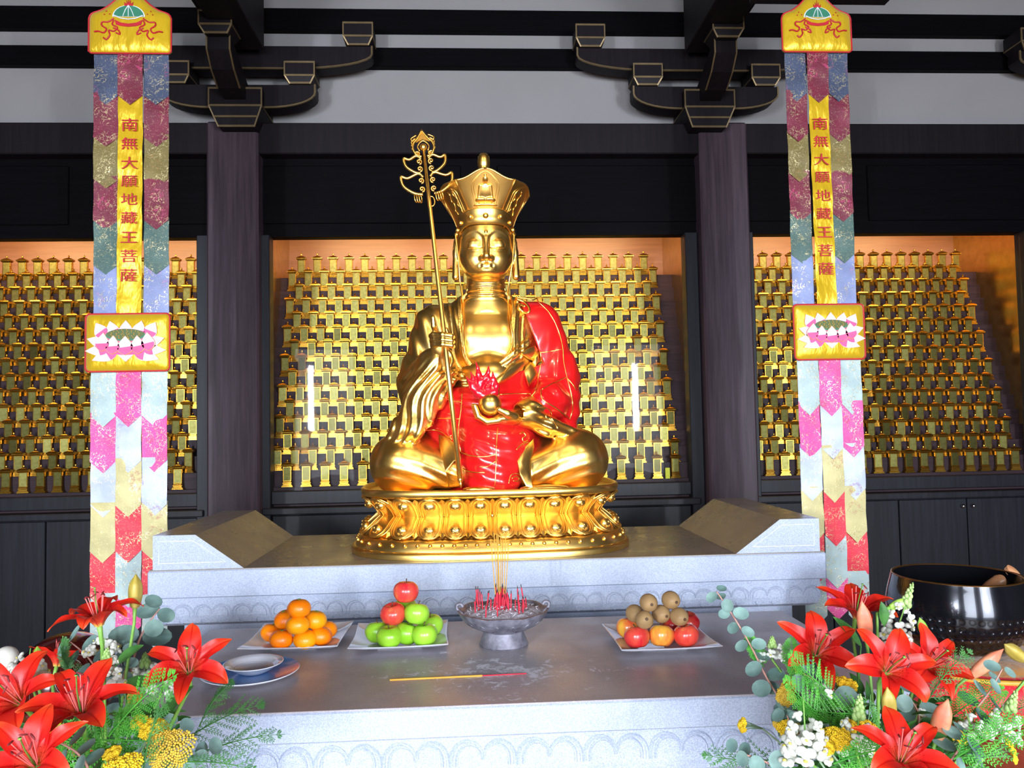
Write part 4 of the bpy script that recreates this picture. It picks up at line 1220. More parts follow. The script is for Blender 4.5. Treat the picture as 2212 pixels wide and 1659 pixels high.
    layer(low, Y0); layer(side, Y0-.0006); layer(back, Y0-.0012)
    emb('petal_embroidery', M['pinkthread'], [[(X(.082*cos(a)), Zz(-.012+.036*sin(a))) for a in [2*PI*k/24 for k in range(24)]]], Y0-.0036, .0012)
    emb('seed_head', M['greenthread'], [[(X(.066*cos(a)), Zz(.020+.021*sin(a))) for a in [2*PI*k/24 for k in range(24)]]], Y0-.0045, .0012)
    emb('seed_head', M['darkgreenthread'], [[(X(.062*cos(a)), Zz(.023+.018*sin(a))) for a in [2*PI*k/24 for k in range(24)]]], Y0-.0057, .0012)
    sd_ = MB()
    for r_, n_ in ((.012, 6), (.030, 12), (.047, 18)):
        for k in range(n_): a = 2*PI*k/n_+r_*9; sd_.ball((sh(X(r_*cos(a)), Zz(.023)), Y0-.0072, Zz(.023+r_*.31*sin(a))), .0022, 6, 4)
    sd_.build('seed_head', M['ochrethread'], cu_, world=False)
    layer(frn, Y0-.0062)
    # header with the embroidered gem under a canopy of leaves
    hz = A.z-at((x0+x1)/2, thru[3], D).z if False else (at((x0+x1)/2, thru[3], D).z-A.z)
    g = [(-hwc+.01, -.012), (hwc-.01, -.012), (hwc, -.004), (hwc, hz*.55)]+[(p.x, p.y) for p in crv([(hwc, hz*.57, 0), (hwc*.93, hz*.66, 0), (hwc*.68, hz*.73, 0), (hwc*.46, hz*.84, 0), (hwc*.30, hz*.95, 0), (hwc*.15, hz*.995, 0), (0, hz, 0)], 3)]
    g2 = []
    full = [g[1]]+g[2:]+[(-x, z) for x, z in reversed(g[2:-1])]+[g[0]]
    for i, p in enumerate(full):
        q = full[(i+1) % len(full)]; m_ = max(1, int(math.dist(p, q)/.03))
        for k in range(m_): g2.append((p[0]+(q[0]-p[0])*k/m_, p[1]+(q[1]-p[1])*k/m_))
    hd_ = cushion('header', g2, -.028, .016, M['satin']); piping(g2, -.031, hd_)
    cu_ = hd_; q = hwc/.165; y_ = -.0445
    def P2(l): return [(a*q, hz*.5+b*q) for a, b in l]
    dome = [(.060*cos(a), .018+.045*sin(a)) for a in [PI*k/14 for k in range(15)]]
    emb('gem', M['whitethread'], [P2([(a*1.08, (b-.018)*1.08+.017) for a, b in dome])], y_, .0012)
    emb('gem', M['greenthread'], [P2(dome)], y_-.0012, .0012)
    m = MB()
    for s_ in (-1, 0, 1): m.tube([(sh(s_*.022*q, 0)*1, y_-.0030, hz*.5+.018*q), (sh(s_*.012*q, 0), y_-.0030, hz*.5+.045*q), (0, y_-.0030, hz*.5+.064*q)], .0016, 5)
    m.tube([(-.058*q, y_-.003, hz*.5+.022*q), (-.03*q, y_-.003, hz*.5+.010*q), (0, y_-.003, hz*.5+.006*q), (.03*q, y_-.003, hz*.5+.010*q), (.058*q, y_-.003, hz*.5+.022*q)], .0022, 5)
    m.build('gem', M['whitethread'], hd_, world=False)
    emb('flame', M['redthread'], [P2([(-.016, .060), (.016, .060), (.018, .078), (.008, .070), (.007, .088), (0, .072), (0, .100), (-.003, .072), (-.009, .088), (-.008, .070), (-.018, .078)])], y_, .002)
    emb('ribbon_tie', M['redthread'], [P2([(-.055, .004), (-.03, -.008), (0, -.012), (.03, -.008), (.055, .004), (.050, -.016), (.03, -.022), (0, -.025), (-.03, -.022), (-.050, -.016)])], y_, .0022)
    for s_ in (-1, 1):
        m = MB()
        for pl in ([(.058, .010), (.080, -.005), (.104, -.006), (.106, -.020), (.088, -.034), (.098, -.050), (.120, -.044), (.136, -.046)], [(.058, .002), (.064, -.016), (.044, -.028), (.058, -.044), (.078, -.040), (.074, -.060), (.088, -.078), (.100, -.070)], [(.060, -.030), (.040, -.040), (.034, -.056), (.050, -.050)]):
            m.tube(crv([(s_*a*q, y_-.001, hz*.5+b*q) for a, b in pl], 5), .0030, 6)
        for a, b in ((.075, .028), (.096, .026), (.088, .040)): m.ball((s_*a*q, y_-.001, hz*.5+b*q), .0026, 6, 4)
        m.build('embroidered_ribbon', M['redthread'], hd_, world=False)
    # wooden batten and cord up to the cross rail
    MB().box(-hwc*.7, hwc*.7, -.012, .012, hz*.55, hz*.60).tube([(0, 0, hz*.6), (0, 0, max(hz+.05, 3.28-A.z))], .004, 6).build('hanging_batten', M['darkwood'], t, world=False)
    return t
banner('silk_banner', 'long silk banner with lotus cushion hanging above the carved wooden fish drum',
       ((203, 116), (372, 116), (200, 1255), (358, 1255), 3.21),
       [275, 315, 357, 396, 434, 474, 516, 556, 597], 3,
       ([116, 210, 299, 388, 477, 573, 690, 897, 995, 1090, 1188, 1286, 1374], [212, 690, 897, 995, 1090, 1188, 1286, 1352], (680, 803), -2))
banner('silk_banner', 'long silk banner with lotus cushion hanging beside the black singing bowl',
       ((1688, 113), (1829, 118), (1740, 1250), (1873, 1250), 3.21),
       [272, 310, 349, 387, 426, 465, 505, 544, 583], 8,
       ([116, 204, 290, 375, 461, 550, 672, 873, 965, 1057, 1150, 1242, 1330], [208, 672, 876, 968, 1062, 1156, 1248, 1316], (660, 778), 0))

# ================================================================ offerings on the table
TZ = .875
def onz(px, py, z):
    """where the sight line through a pixel meets the level z"""
    a = at(px, py, 1.0)-CAM
    k = (z-CAM.z)/a.z
    return CAM+a*k
M['china'] = simple('white_china', (226, 226, 236), 0.12, vary=.02, coat=0.5)
M['bluechina'] = simple('pale_blue_glaze', (84, 130, 184), 0.15, vary=.05, coat=0.5)
def square_plate(px, py, rz, label):
    c = onz(px, py, TZ+.010); t = thing('square_plate', label, 'plate', (c.x, c.y, TZ))
    t.rotation_euler.z = rz
    def sq(h, z, k=6):
        out = []
        for (sx, sy) in ((1, -1), (1, 1), (-1, 1), (-1, -1)): out.append((sx*h, sy*h, z))
        res = []
        for i, p in enumerate(out):
            q = out[(i+1) % 4]
            for j in range(k):
                u = j/k; bow = 1-.035*sin(PI*u)*(h > .1)
                res.append(((p[0]+(q[0]-p[0])*u)*bow, (p[1]+(q[1]-p[1])*u)*bow, z+.004*(1-sin(PI*u))*(h > .12)))
        return res
    MB().loft([sq(.060, 0), sq(.062, .004), sq(.075, .007), sq(.105, .011), sq(.134, .020), sq(.136, .0225), sq(.133, .0235), sq(.104, .0150), sq(.080, .0105), sq(.01, .0100)], True, True, True).build('dish', M['china'], t, world=False, smooth=True, angle=35)
    return t
square_plate(646, 1382, -.02, 'white square plate carrying the pile of orange mandarins')
square_plate(866, 1380, .03, 'white square plate carrying the green apples topped by two red ones')
square_plate(1424, 1383, .02, 'white square plate carrying red apples heaped with brown kiwi fruit')
def fruit_mat(name, a, b, c=None, rough=.3, bs=300, bst=.08, dist=.001, streak=False):
    t = NT(name)
    n = t.noise(14, 3) if not streak else t.noise(1.0, 4, 0.6, t.mapping((26, 26, 7)))
    col = t.ramp(n, [(0.35, lin(a)), (0.62, lin(b))]+([(0.8, lin(c))] if c else []))
    t.set(color=col, rough=rough, coat=.15, sub=0.0); t.bump(t.voronoi(bs), bst, dist)
    return t.mat
M['mandarin'] = fruit_mat('mandarin_peel', (240, 112, 2), (250, 140, 4), rough=.36, bs=420, bst=.35)
M['mandarin_b'] = fruit_mat('yellower_mandarin_peel', (246, 138, 4), (252, 166, 10), rough=.36, bs=420, bst=.35)
M['greenapple'] = fruit_mat('green_apple_skin', (128, 184, 36), (156, 206, 60), rough=.28, bst=.02)
M['redapple'] = fruit_mat('red_apple_skin', (206, 34, 48), (222, 84, 62), (232, 184, 92), rough=.25, bst=.02, streak=True)
M['blushapple'] = fruit_mat('blushed_apple_skin', (226, 84, 56), (234, 170, 62), (200, 190, 66), rough=.25, bst=.02, streak=True)
M['kiwi'] = fruit_mat('kiwi_skin', (142, 110, 70), (172, 138, 92), rough=.8, bs=900, bst=.2)
M['stemgreen'] = simple('green_calyx', (92, 120, 46), .6)
M['stembrown'] = simple('brown_fruit_stalk', (84, 58, 34), .7)
def fruit(kind, px, py, z, r, mats, label, seed=0):
    c = onz(px, py, z); rs = random.Random(seed*7+int(px))
    t = thing(kind, label, {'mandarin': 'orange', 'kiwi_fruit': 'kiwi'}.get(kind, 'apple'), c, {'mandarin': 'mandarins piled on the plate', 'kiwi_fruit': 'kiwi fruit piled on the apples'}.get(kind, 'apples piled on the plates'))
    t.rotation_euler = (rs.uniform(-.25, .25), rs.uniform(-.25, .25), rs.uniform(0, 6))
    m = MB(); nu = 32
    if kind == 'mandarin':
        prof = [(r*sin(a)*(1.0), -r*.80*cos(a)*(1-.10*math.exp(-((PI-a)/.35)**2)-.06*math.exp(-(a/.3)**2))) for a in [PI*k/18 for k in range(1, 18)]]
        L = [[(q*(1+.012*cos(9*2*PI*j/nu)*(z_ > r*.35))*cos(2*PI*j/nu), q*(1+.012*cos(9*2*PI*j/nu)*(z_ > r*.35))*sin(2*PI*j/nu), z_) for j in range(nu)] for q, z_ in prof]
        m.loft(L, True, True, True).build('fruit', mats, t, world=False, smooth=True)
        m = MB(); tp = r*.80*.90
        for k in range(5): a = 2*PI*k/5; m.tube([(0, 0, tp+.001), (.003*cos(a), .003*sin(a), tp+.0012), (.0055*cos(a), .0055*sin(a), tp)], [.0018, .0014, .0005], 5)
        m.build('calyx', M['stemgreen'], t, world=False, smooth=True)
    elif kind == 'kiwi_fruit':
        m.ball((0, 0, 0), (r, r, r*1.18), 28, 18).build('fruit', mats, t, world=False, smooth=True)
        MB().lathe([(.001, r*1.18), (.0045, r*1.18-.0008), (.0040, r*1.18+.0012), (.0022, r*1.18+.0016)], 10).build('stalk_end', M['stembrown'], t, world=False)
        t.rotation_euler = (PI/2+rs.uniform(-.3, .3)-.1, rs.uniform(-.2, .2), rs.uniform(-.35, .35))
    else:
        L = []
        for k in range(1, 22):
            a = PI*k/22; rr = r*(sin(a)**.86)*(1+.06*math.exp(-((a-1.95)/.6)**2)); zz = -r*.90*cos(a)
            zz -= r*.26*math.exp(-((PI-a)/.33)**2); zz += r*.16*math.exp(-(a/.28)**2)
            L.append([(rr*(1+.018*cos(5*2*PI*j/nu)*(a < 1.0 or a > 2.4))*cos(2*PI*j/nu), rr*(1+.018*cos(5*2*PI*j/nu)*(a < 1.0 or a > 2.4))*sin(2*PI*j/nu), zz) for j in range(nu)])
        m.loft(L, True, True, True).build('fruit', mats, t, world=False, smooth=True)
        MB().tube([(0, 0, r*.58), (.001, 0, r*.80), (.004, .001, r*1.02)], [.0016, .0013, .0018], 6).build('stalk', M['stembrown'], t, world=False, smooth=True)
    return t
b_, m_, t_ = TZ+.012+.026, TZ+.082, TZ+.126
for i, (px, py, z, mt, lb) in enumerate([
    (646, 1314, t_, 'mandarin', 'orange mandarin crowning the top of the mandarin pile'), (617, 1338, m_, 'mandarin', 'mandarin in the middle tier, half hidden behind the one in front'),
    (643, 1350, m_, 'mandarin_b', 'flattened mandarin at the front of the middle tier, just under the top one'), (681, 1339, m_, 'mandarin_b', 'yellowish mandarin in the middle tier on the side of the apple plate'),
    (588, 1367, b_, 'mandarin', 'mandarin at the outer end of the bottom tier, beside bare white plate'), (608, 1381, b_, 'mandarin', 'round mandarin at the front of the bottom tier, nearer the blue platter'),
    (659, 1381, b_, 'mandarin_b', 'flat yellowish mandarin at the front of the bottom tier, right of centre'), (692, 1374, b_, 'mandarin', 'mandarin in the bottom tier with a pale calyx on the apple side'),
    (704, 1360, b_, 'mandarin', 'mandarin mostly hidden at the back of the bottom tier, apple side')]):
    fruit('mandarin', px, py, z, .0325, M[mt], lb, i)
b_, m_, t_ = TZ+.012+.030, TZ+.096, TZ+.156
for i, (px, py, z, mt, lb) in enumerate([
    (877, 1278, t_, 'redapple', 'red apple streaked with yellow on the very top of the green apples'), (849, 1326, m_, 'redapple', 'deep red apple on the second tier beside a green one'),
    (900, 1325, m_, 'greenapple', 'green apple on the second tier just under the top red apple'), (876, 1316, m_, 'greenapple', 'green apple almost hidden behind the second tier'),
    (816, 1365, b_, 'greenapple', 'green apple at the mandarin end of the bottom tier, set back'), (841, 1375, b_, 'greenapple', 'large green apple at the front, below the deep red apple'),
    (878, 1368, b_, 'greenapple', 'green apple in the middle of the bottom tier between two larger ones'), (917, 1371, b_, 'greenapple', 'large green apple at the front, nearest the censer'),
    (931, 1350, b_, 'greenapple', 'green apple at the back of the bottom tier, censer side')]):
    fruit('apple', px, py, z, .0345, M[mt], lb, i+20)
for i, (px, py, mt, lb) in enumerate([
    (1376, 1376, 'redapple', 'red apple at the front under the kiwi fruit, nearest the censer'), (1429, 1373, 'blushapple', 'apple half yellow and half red, at the centre front under the kiwi fruit'),
    (1482, 1372, 'redapple', 'red apple with a yellow shoulder at the front, farthest from the censer'), (1358, 1356, 'blushapple', 'yellowish apple behind the front row, censer side, under the kiwi fruit'),
    (1452, 1350, 'redapple', 'red apple glimpsed behind the front row under the kiwi fruit'), (1485, 1344, 'redapple', 'red apple at the far back corner under the kiwi fruit')]):
    fruit('apple', px, py, TZ+.042, .0335, M[mt], lb, i+40)
for i, (px, py, z, lb) in enumerate([
    (1401, 1302, TZ+.134, 'brown kiwi fruit on top of the heap, nearer the censer'), (1449, 1296, TZ+.134, 'brown kiwi fruit on top of the heap, farther from the censer'),
    (1371, 1325, TZ+.094, 'kiwi fruit low at the censer end, partly hidden'), (1392, 1339, TZ+.092, 'kiwi fruit resting lowest, just above the front red apple'),
    (1428, 1326, TZ+.096, 'kiwi fruit in the middle of the heap below the two top ones'), (1467, 1332, TZ+.092, 'kiwi fruit at the end of the heap away from the censer')]):
    fruit('kiwi_fruit', px, py, z, .0240, M['kiwi'], lb, i+60)
# blue-rimmed platter and the little dish on it
c = onz(541, 1454, TZ+.010); t = thing('round_platter', 'round blue glazed platter with white rim under the small white dish', 'platter', (c.x, c.y, TZ))
MB().lathe([(.055, .0), (.075, .003), (.105, .010), (.1185, .0165), (.1200, .0180), (.1185, .0190)], 56, c1=False).build('rim', M['china'], t, world=False, smooth=True)
MB().lathe([(.1185, .0189), (.104, .0128), (.075, .0062), (.004, .0060)], 56, c0=False).build('glazed_well', M['bluechina'], t, world=False, smooth=True)
d = thing('small_dish', 'small white china dish standing on the blue platter', 'dish', (c.x+.003, c.y+.018, TZ+.0065))
MB().lathe([(.030, 0), (.034, .002), (.050, .010), (.066, .021), (.072, .0235), (.0735, .0255), (.071, .0258), (.058, .0195), (.050, .0125), (.047, .0115), (.030, .0065), (.002, .006)], 48).build('bowl', M['china'], d, world=False, smooth=True)
MB().lathe([(.0485, .0125), (.0475, .0132), (.0465, .0125)], 48, c0=False, c1=False).build('inner_ring', M['china'], d, world=False, smooth=True)

# censer full of ash and incense stubs
M['pewter'] = (lambda t: (t.set(color=t.ramp(t.noise(40, 5), [(0.3, lin((84, 82, 92))), (0.7, lin((142, 138, 150)))]), rough=.55, metal=.35), t.bump(t.noise(90, 4), .35, .002), t.mat)[-1])(NT('weathered_pewter'))
M['ash'] = simple('incense_ash', (196, 192, 202), .95, vary=.25, scale=150, bump=.9, bscale=220)
M['incred'] = simple('red_incense_stick', (196, 24, 52), .6)
M['incgold'] = simple('ochre_incense_coating', (204, 150, 52), .7)
cc = onz(1088, 1392, TZ+.0); CX, CY = cc.x, cc.y
cen = thing('censer', 'grey lobed stone censer full of pale ash and burnt incense', 'censer', (CX, CY, TZ))
N_ = 64; L = []
for r, z in ((.066, 0), (.069, .004), (.066, .012), (.058, .030), (.055, .040), (.058, .044), (.074, .049), (.100, .062), (.118, .080), (.124, .092), (.1265, .096), (.121, .096), (.108, .082), (.02, .078)):
    L.append([((r*(1+(.030*abs(cos(4*2*PI*j/N_)) if r > .09 else 0)))*cos(2*PI*j/N_), (r*(1+(.030*abs(cos(4*2*PI*j/N_)) if r > .09 else 0)))*sin(2*PI*j/N_), z+(.004*abs(cos(4*2*PI*j/N_)) if r > .115 else 0)) for j in range(N_)])
MB().loft(L, True, True, True).build('bowl', M['pewter'], cen, world=False, smooth=True, angle=50)
m = MB()
for k in range(16):
    a = 2*PI*k/16; a2 = 2*PI*(k+1)/16
    m.tube([(.079*cos(a), .079*sin(a), .052), (.108*cos((a+a2)/2-.05), .108*sin((a+a2)/2-.05), .070), (.115*cos((a+a2)/2), .115*sin((a+a2)/2), .076), (.108*cos((a+a2)/2+.05), .108*sin((a+a2)/2+.05), .070), (.079*cos(a2), .079*sin(a2), .052)], .0018, 5)
m.build('relief', M['pewter'], cen, world=False, smooth=True)
for s in (-1, 1):
    MB().tube(crv([(s*.112, 0, .086), (s*.128, 0, .100), (s*.130, 0, .112), (s*.120, 0, .116), (s*.113, 0, .108)], 5), .0052, 8).build('handle', M['pewter'], cen, world=False, smooth=True)
rs = random.Random(11); m = MB(); n = 40; R_ = .119; vs = []; fs = []
for i in range(n+1):
    for j in range(n+1):
        u, v = (i/n-.5)*2, (j/n-.5)*2
        x, y = u*math.sqrt(max(0, 1-v*v/2))*R_, v*math.sqrt(max(0, 1-u*u/2))*R_
        rr = math.hypot(x, y)/R_
        vs.append((x, y, .088+.012*(1-rr**2)+rs.uniform(-.0022, .0022)))
for i in range(n):
    for j in range(n): a = i*(n+1)+j; fs.append((a, a+n+1, a+n+2, a+1))
m.add(vs, fs)
for k in range(160):
    a, q = rs.uniform(0, 6.28), rs.uniform(0, .105)
    p = Vector((q*cos(a), q*sin(a), .096+.010*(1-(q/R_)**2)+.001)); dd = Vector((rs.uniform(-1, 1), rs.uniform(-1, 1), rs.uniform(0, .5))).normalized()*rs.uniform(.004, .010)
    m.tube([p-dd*.5, p+dd*.5], .0009, 4)
S(m.build('ash', M['ash'], cen, world=False, smooth=True))
def ash_z(x, y): return TZ+.088+.012*(1-(math.hypot(x-CX, y-CY)/R_)**2)
stub = None; tall = None
for k in range(52):
    if k < 40: q, a = abs(rs.gauss(0, .032)), rs.uniform(0, 6.28)
    else: q, a = rs.uniform(.05, .095), rs.uniform(0, 6.28)
    x, y = CX+q*cos(a)*1.2, CY+q*sin(a)*.8
    if math.hypot(x-CX, y-CY) > .10: continue
    h = rs.uniform(.028, .062)
    if stub is None:
        stub = thing('incense_stub', 'short burnt red incense stub standing in the ash of the censer', 'incense', (x, y, ash_z(x, y)), 'incense stubs in the censer')
        MB().tube([(0, 0, -.012), (0, 0, .048)], .0019, 6).build('stick', M['incred'], stub, world=False)
        MB().tube([(0, 0, .048), (0, 0, .056)], .0012, 5).build('charred_tip', simple('charred_tip', (60, 44, 40), .9), stub, world=False)
        o = stub
    else: o = copy_tree(stub)
    o.location = (x, y, ash_z(x, y)); o.rotation_euler = (rs.gauss(0, .10), rs.gauss(0, .10), 0); o.scale = (1, 1, h/.048)
for k, (px0, px1, py1) in enumerate(((1074, 1060, 1165), (1078, 1067, 1150), (1079, 1073, 1152), (1080, 1076, 1158), (1082, 1082, 1150), (1085, 1086, 1163), (1088, 1092, 1156), (1090, 1099, 1170))):
    y = CY+.01*(k % 3-1); p0 = at(px0, 1345, y); p1 = at(px1, py1, y+.01); p0.z = ash_z(p0.x, p0.y)-.01
    o = thing('incense_stick', 'tall thin ochre incense stick with red foot rising from the censer', 'incense', p0, 'tall incense sticks in the censer')
    pm = p0+(p1-p0)*.24
    MB().tube([p0, pm], .0017, 6).build('handle', M['incred'], o)
    MB().tube([pm, p1], .0013, 6).build('coated_end', M['incgold'], o)
a0, a1, a2 = onz(842, 1469, TZ+.0025), onz(1042, 1459.5, TZ+.0025), onz(1137, 1455, TZ+.0025)
o = thing('incense_stick', 'single incense stick lying on the table, ochre with a red end', 'incense', a0)
MB().tube([a0, a1], .0024, 8).build('coated_end', M['incgold'], o)
MB().tube([a1, a2], .0015, 8).build('handle', M['incred'], o)

# ================================================================ side tables with the drum and the singing bowl
M['sidewood'] = wood('reddish_side_table_wood', (126, 66, 34), (160, 92, 50), .3, (60, 3, 60))
def side_table(name, label, xa, xb, ya, yb, z):
    t = thing(name, label, 'table', ((xa+xb)/2, (ya+yb)/2, 0))
    MB().box(xa, xb, ya, yb, z-.03, z, .006).build('table_top', M['sidewood'], t)
    MB().box(xa+.03, xb-.03, ya+.03, yb-.03, z-.10, z-.03, .003).build('apron', M['sidewood'], t)
    for x in (xa+.05, xb-.05):
        for y in (ya+.05, yb-.05): MB().box(x-.025, x+.025, y-.025, y+.025, 0, z-.10, .004).build('leg', M['sidewood'], t)
side_table('side_table', 'reddish wooden side table under the black singing bowl', 1.12, 2.0, 1.62, 2.5, .68)
side_table('side_table', 'reddish wooden side table under the carved wooden fish drum', -2.0, -1.16, 1.62, 2.5, .725)
# singing bowl
M['blackbronze'] = (lambda t: (t.set(color=(0.012, 0.012, 0.016, 1), rough=.16, metal=.6, coat=.4), t.mat)[-1])(NT('black_bronze'))
t = NT('dimpled_black_bronze'); t.set(color=(0.012, 0.012, 0.016, 1), rough=.16, metal=.6, coat=.4)
sp_ = t.node('ShaderNodeSeparateXYZ'); t.link(t.co, sp_.inputs[0])
an = t.math('MULTIPLY', t.math('ARCTAN2', sp_.outputs[1], sp_.outputs[0]), 0.185)
cb = t.node('ShaderNodeCombineXYZ'); t.link(an, cb.inputs[0]); t.link(sp_.outputs[2], cb.inputs[1])
vo = t.node('ShaderNodeTexVoronoi', voronoi_dimensions='2D'); vo.inputs['Scale'].default_value = 44; vo.inputs['Randomness'].default_value = 0.12; t.link(cb.outputs[0], vo.inputs['Vector'])
t.bump(t.ramp(vo.outputs['Distance'], [(0.20, (0, 0, 0, 1)), (0.42, (1, 1, 1, 1))]), 1.0, .004)
M['dimple'] = t.mat
M['rimbronze'] = simple('worn_bronze_rim', (120, 82, 40), .3, .8)
bc = at(2066, 1246, 2.27); BX, BY = bc.x, bc.y
M['redsilk'] = brocade('red_cushion_silk', (206, 22, 38), (220, 120, 60), .3)
M['orangesilk'] = satin('orange_gold_silk', (226, 150, 62), .45)
cz = .68
cu = thing('round_cushion', 'round cushion with orange top and red silk sides under the singing bowl', 'cushion', (BX+.03, BY-.02, cz))
MB().lathe([(.19, 0), (.235, .015), (.255, .05), (.25, .09), (.225, .118), (.20, .125)], 48, c0=True, c1=False).build('side_panel', M['redsilk'], cu, world=False, smooth=True)
MB().lathe([(.202, .125), (.16, .142), (.10, .140), (.02, .136)], 48, c0=False).build('top_panel', M['orangesilk'], cu, world=False, smooth=True)
MB().tube([(.225*cos(2*PI*j/60), .225*sin(2*PI*j/60), .118) for j in range(61)], .007, 8, caps=False).build('piping', M['ochrethread'], cu, world=False, smooth=True)
bz = cz+.1435
bw = thing('singing_bowl', 'large black bronze singing bowl with dimpled lower wall and worn rim', 'bowl', (BX, BY, bz))
prof = [(.085, .0), (.125, .010), (.160, .035), (.182, .070), (.190, .100), (.1905, .122)]
MB().lathe(prof, 72, c1=False).build('dimpled_wall', M['dimple'], bw, world=False, smooth=True)
MB().lathe([(.1905, .122), (.190, .138), (.185, .165), (.177, .195), (.174, .208)], 72, c0=False, c1=False).build('upper_wall', M['blackbronze'], bw, world=False, smooth=True)
MB().lathe([(.174, .208), (.1735, .2105), (.168, .211), (.1665, .208)], 72, c0=False, c1=False).build('rim', M['rimbronze'], bw, world=False, smooth=True)
MB().lathe([(.1665, .208), (.174, .16), (.176, .11), (.165, .06), (.12, .025), (.01, .02)], 72, c0=False).build('inside', M['blackbronze'], bw, world=False, smooth=True)
M['mallet'] = wood('turned_mallet_wood', (196, 132, 88), (220, 160, 116), .3, (8, 8, 40))
e0 = at(2193, 1233, BY+.02); e1 = at(2120, 1290, BY+.10)
ml = thing('wooden_mallet', 'pale turned wooden mallet leaning inside the black singing bowl', 'mallet', e1)
dv = (e0-e1).normalized(); Ln = (e0-e1).length
MB().tube([e1-dv*.09, e1, e1+dv*Ln*.35, e1+dv*Ln*.6, e1+dv*Ln*.83], [.018, .020, .026, .024, .014], 20).build('handle', M['mallet'], ml, smooth=True)
MB().tube([e1+dv*Ln*.83, e1+dv*Ln*.88, e0-dv*.004, e0], [.014, .023, .024, .012], 20).build('end_knob', M['mallet'], ml, smooth=True, angle=40)
# wooden fish drum
M['drum'] = simple('dark_red_lacquered_wood', (62, 14, 12), .18, vary=.25, scale=9, coat=.6)
dc = at(148, 1428, 2.06)
dr = thing('wooden_fish_drum', 'glossy dark red wooden fish drum with carved scales behind the lilies', 'drum', (dc.x, dc.y, .770))
m = MB(); L = []
for k in range(1, 26):
    a = PI*k/26; L.append([(.150*sin(a)*cos(2*PI*j/56)*(1-.10*max(0, cos(a))), .140*sin(a)*sin(2*PI*j/56), .142-.138*cos(a)) for j in range(56)])
m.loft(L, True, True, True).build('body', M['drum'], dr, world=False, smooth=True)
def onball(u, v, o=.002):
    x, z = u, v; y = -math.sqrt(max(0.0001, 1-(x/.150)**2-(z/.138)**2))*.140
    n = Vector((x/.150**2, y/.140**2, z/.138**2)).normalized()
    return Vector((x, y, .142+z))+n*o
m = MB()
for s in (-1, 1):
    for (u0, v0, r1, r2) in ((.062, .045, .036, .050), (.062, .045, .026, .038)):
        m.tube([onball(s*u0+r1*cos(a), v0+r2*sin(a), .0005) for a in [2*PI*k/30 for k in range(31)]], .0026, 6, caps=False)
    for i in range(-3, 4):
        for j in range(-4, 5):
            if (i/3.6)**2+(j/4.6)**2 < .8: m.ball(onball(s*.062+i*.0068, .045+j*.0078, 0)[:], .0030, 6, 4)
    for k in range(4): m.tube(crv([onball(s*(.015+.01*k), .11-.02*k, 0), onball(s*(.02+.012*k), .04, 0), onball(s*(.012+.016*k), -.03, 0), onball(s*(.03+.02*k), -.07, 0)], 4), .0028, 6)
dr.scale = (.82,)*3
m.build('carving', M['drum'], dr, world=False, smooth=True)
MB().tube(crv([onball(-.13, -.03, -.002), onball(-.06, -.055, -.002), onball(0, -.062, -.002), onball(.06, -.055, -.002), onball(.13, -.03, -.002)], 6), .006, 6).build('mouth_slit', M['black'], dr, world=False)
cu = thing('drum_cushion', 'flat round red cushion under the wooden fish drum', 'cushion', (dc.x, dc.y, .727))
MB().lathe([(.11, 0), (.15, .008), (.155, .026), (.13, .042), (.06, .042), (.01, .040)], 40).build('silk_cover', M['redsilk'], cu, world=False, smooth=True)
dm = at(14, 1421, 1.95)
mt = thing('drum_mallet', 'drum mallet with a pale round head beside the wooden fish drum', 'mallet', dm)
MB().ball(dm[:], .0265, 24, 16).build('head', simple('cream_rubber', (214, 208, 196), .5, vary=.04), mt, smooth=True)
MB().tube([dm+Vector((-.02, 0, -.005)), dm+Vector((-.20, .03, -.24))], .007, 10).build('handle', M['mallet'], mt, smooth=True)

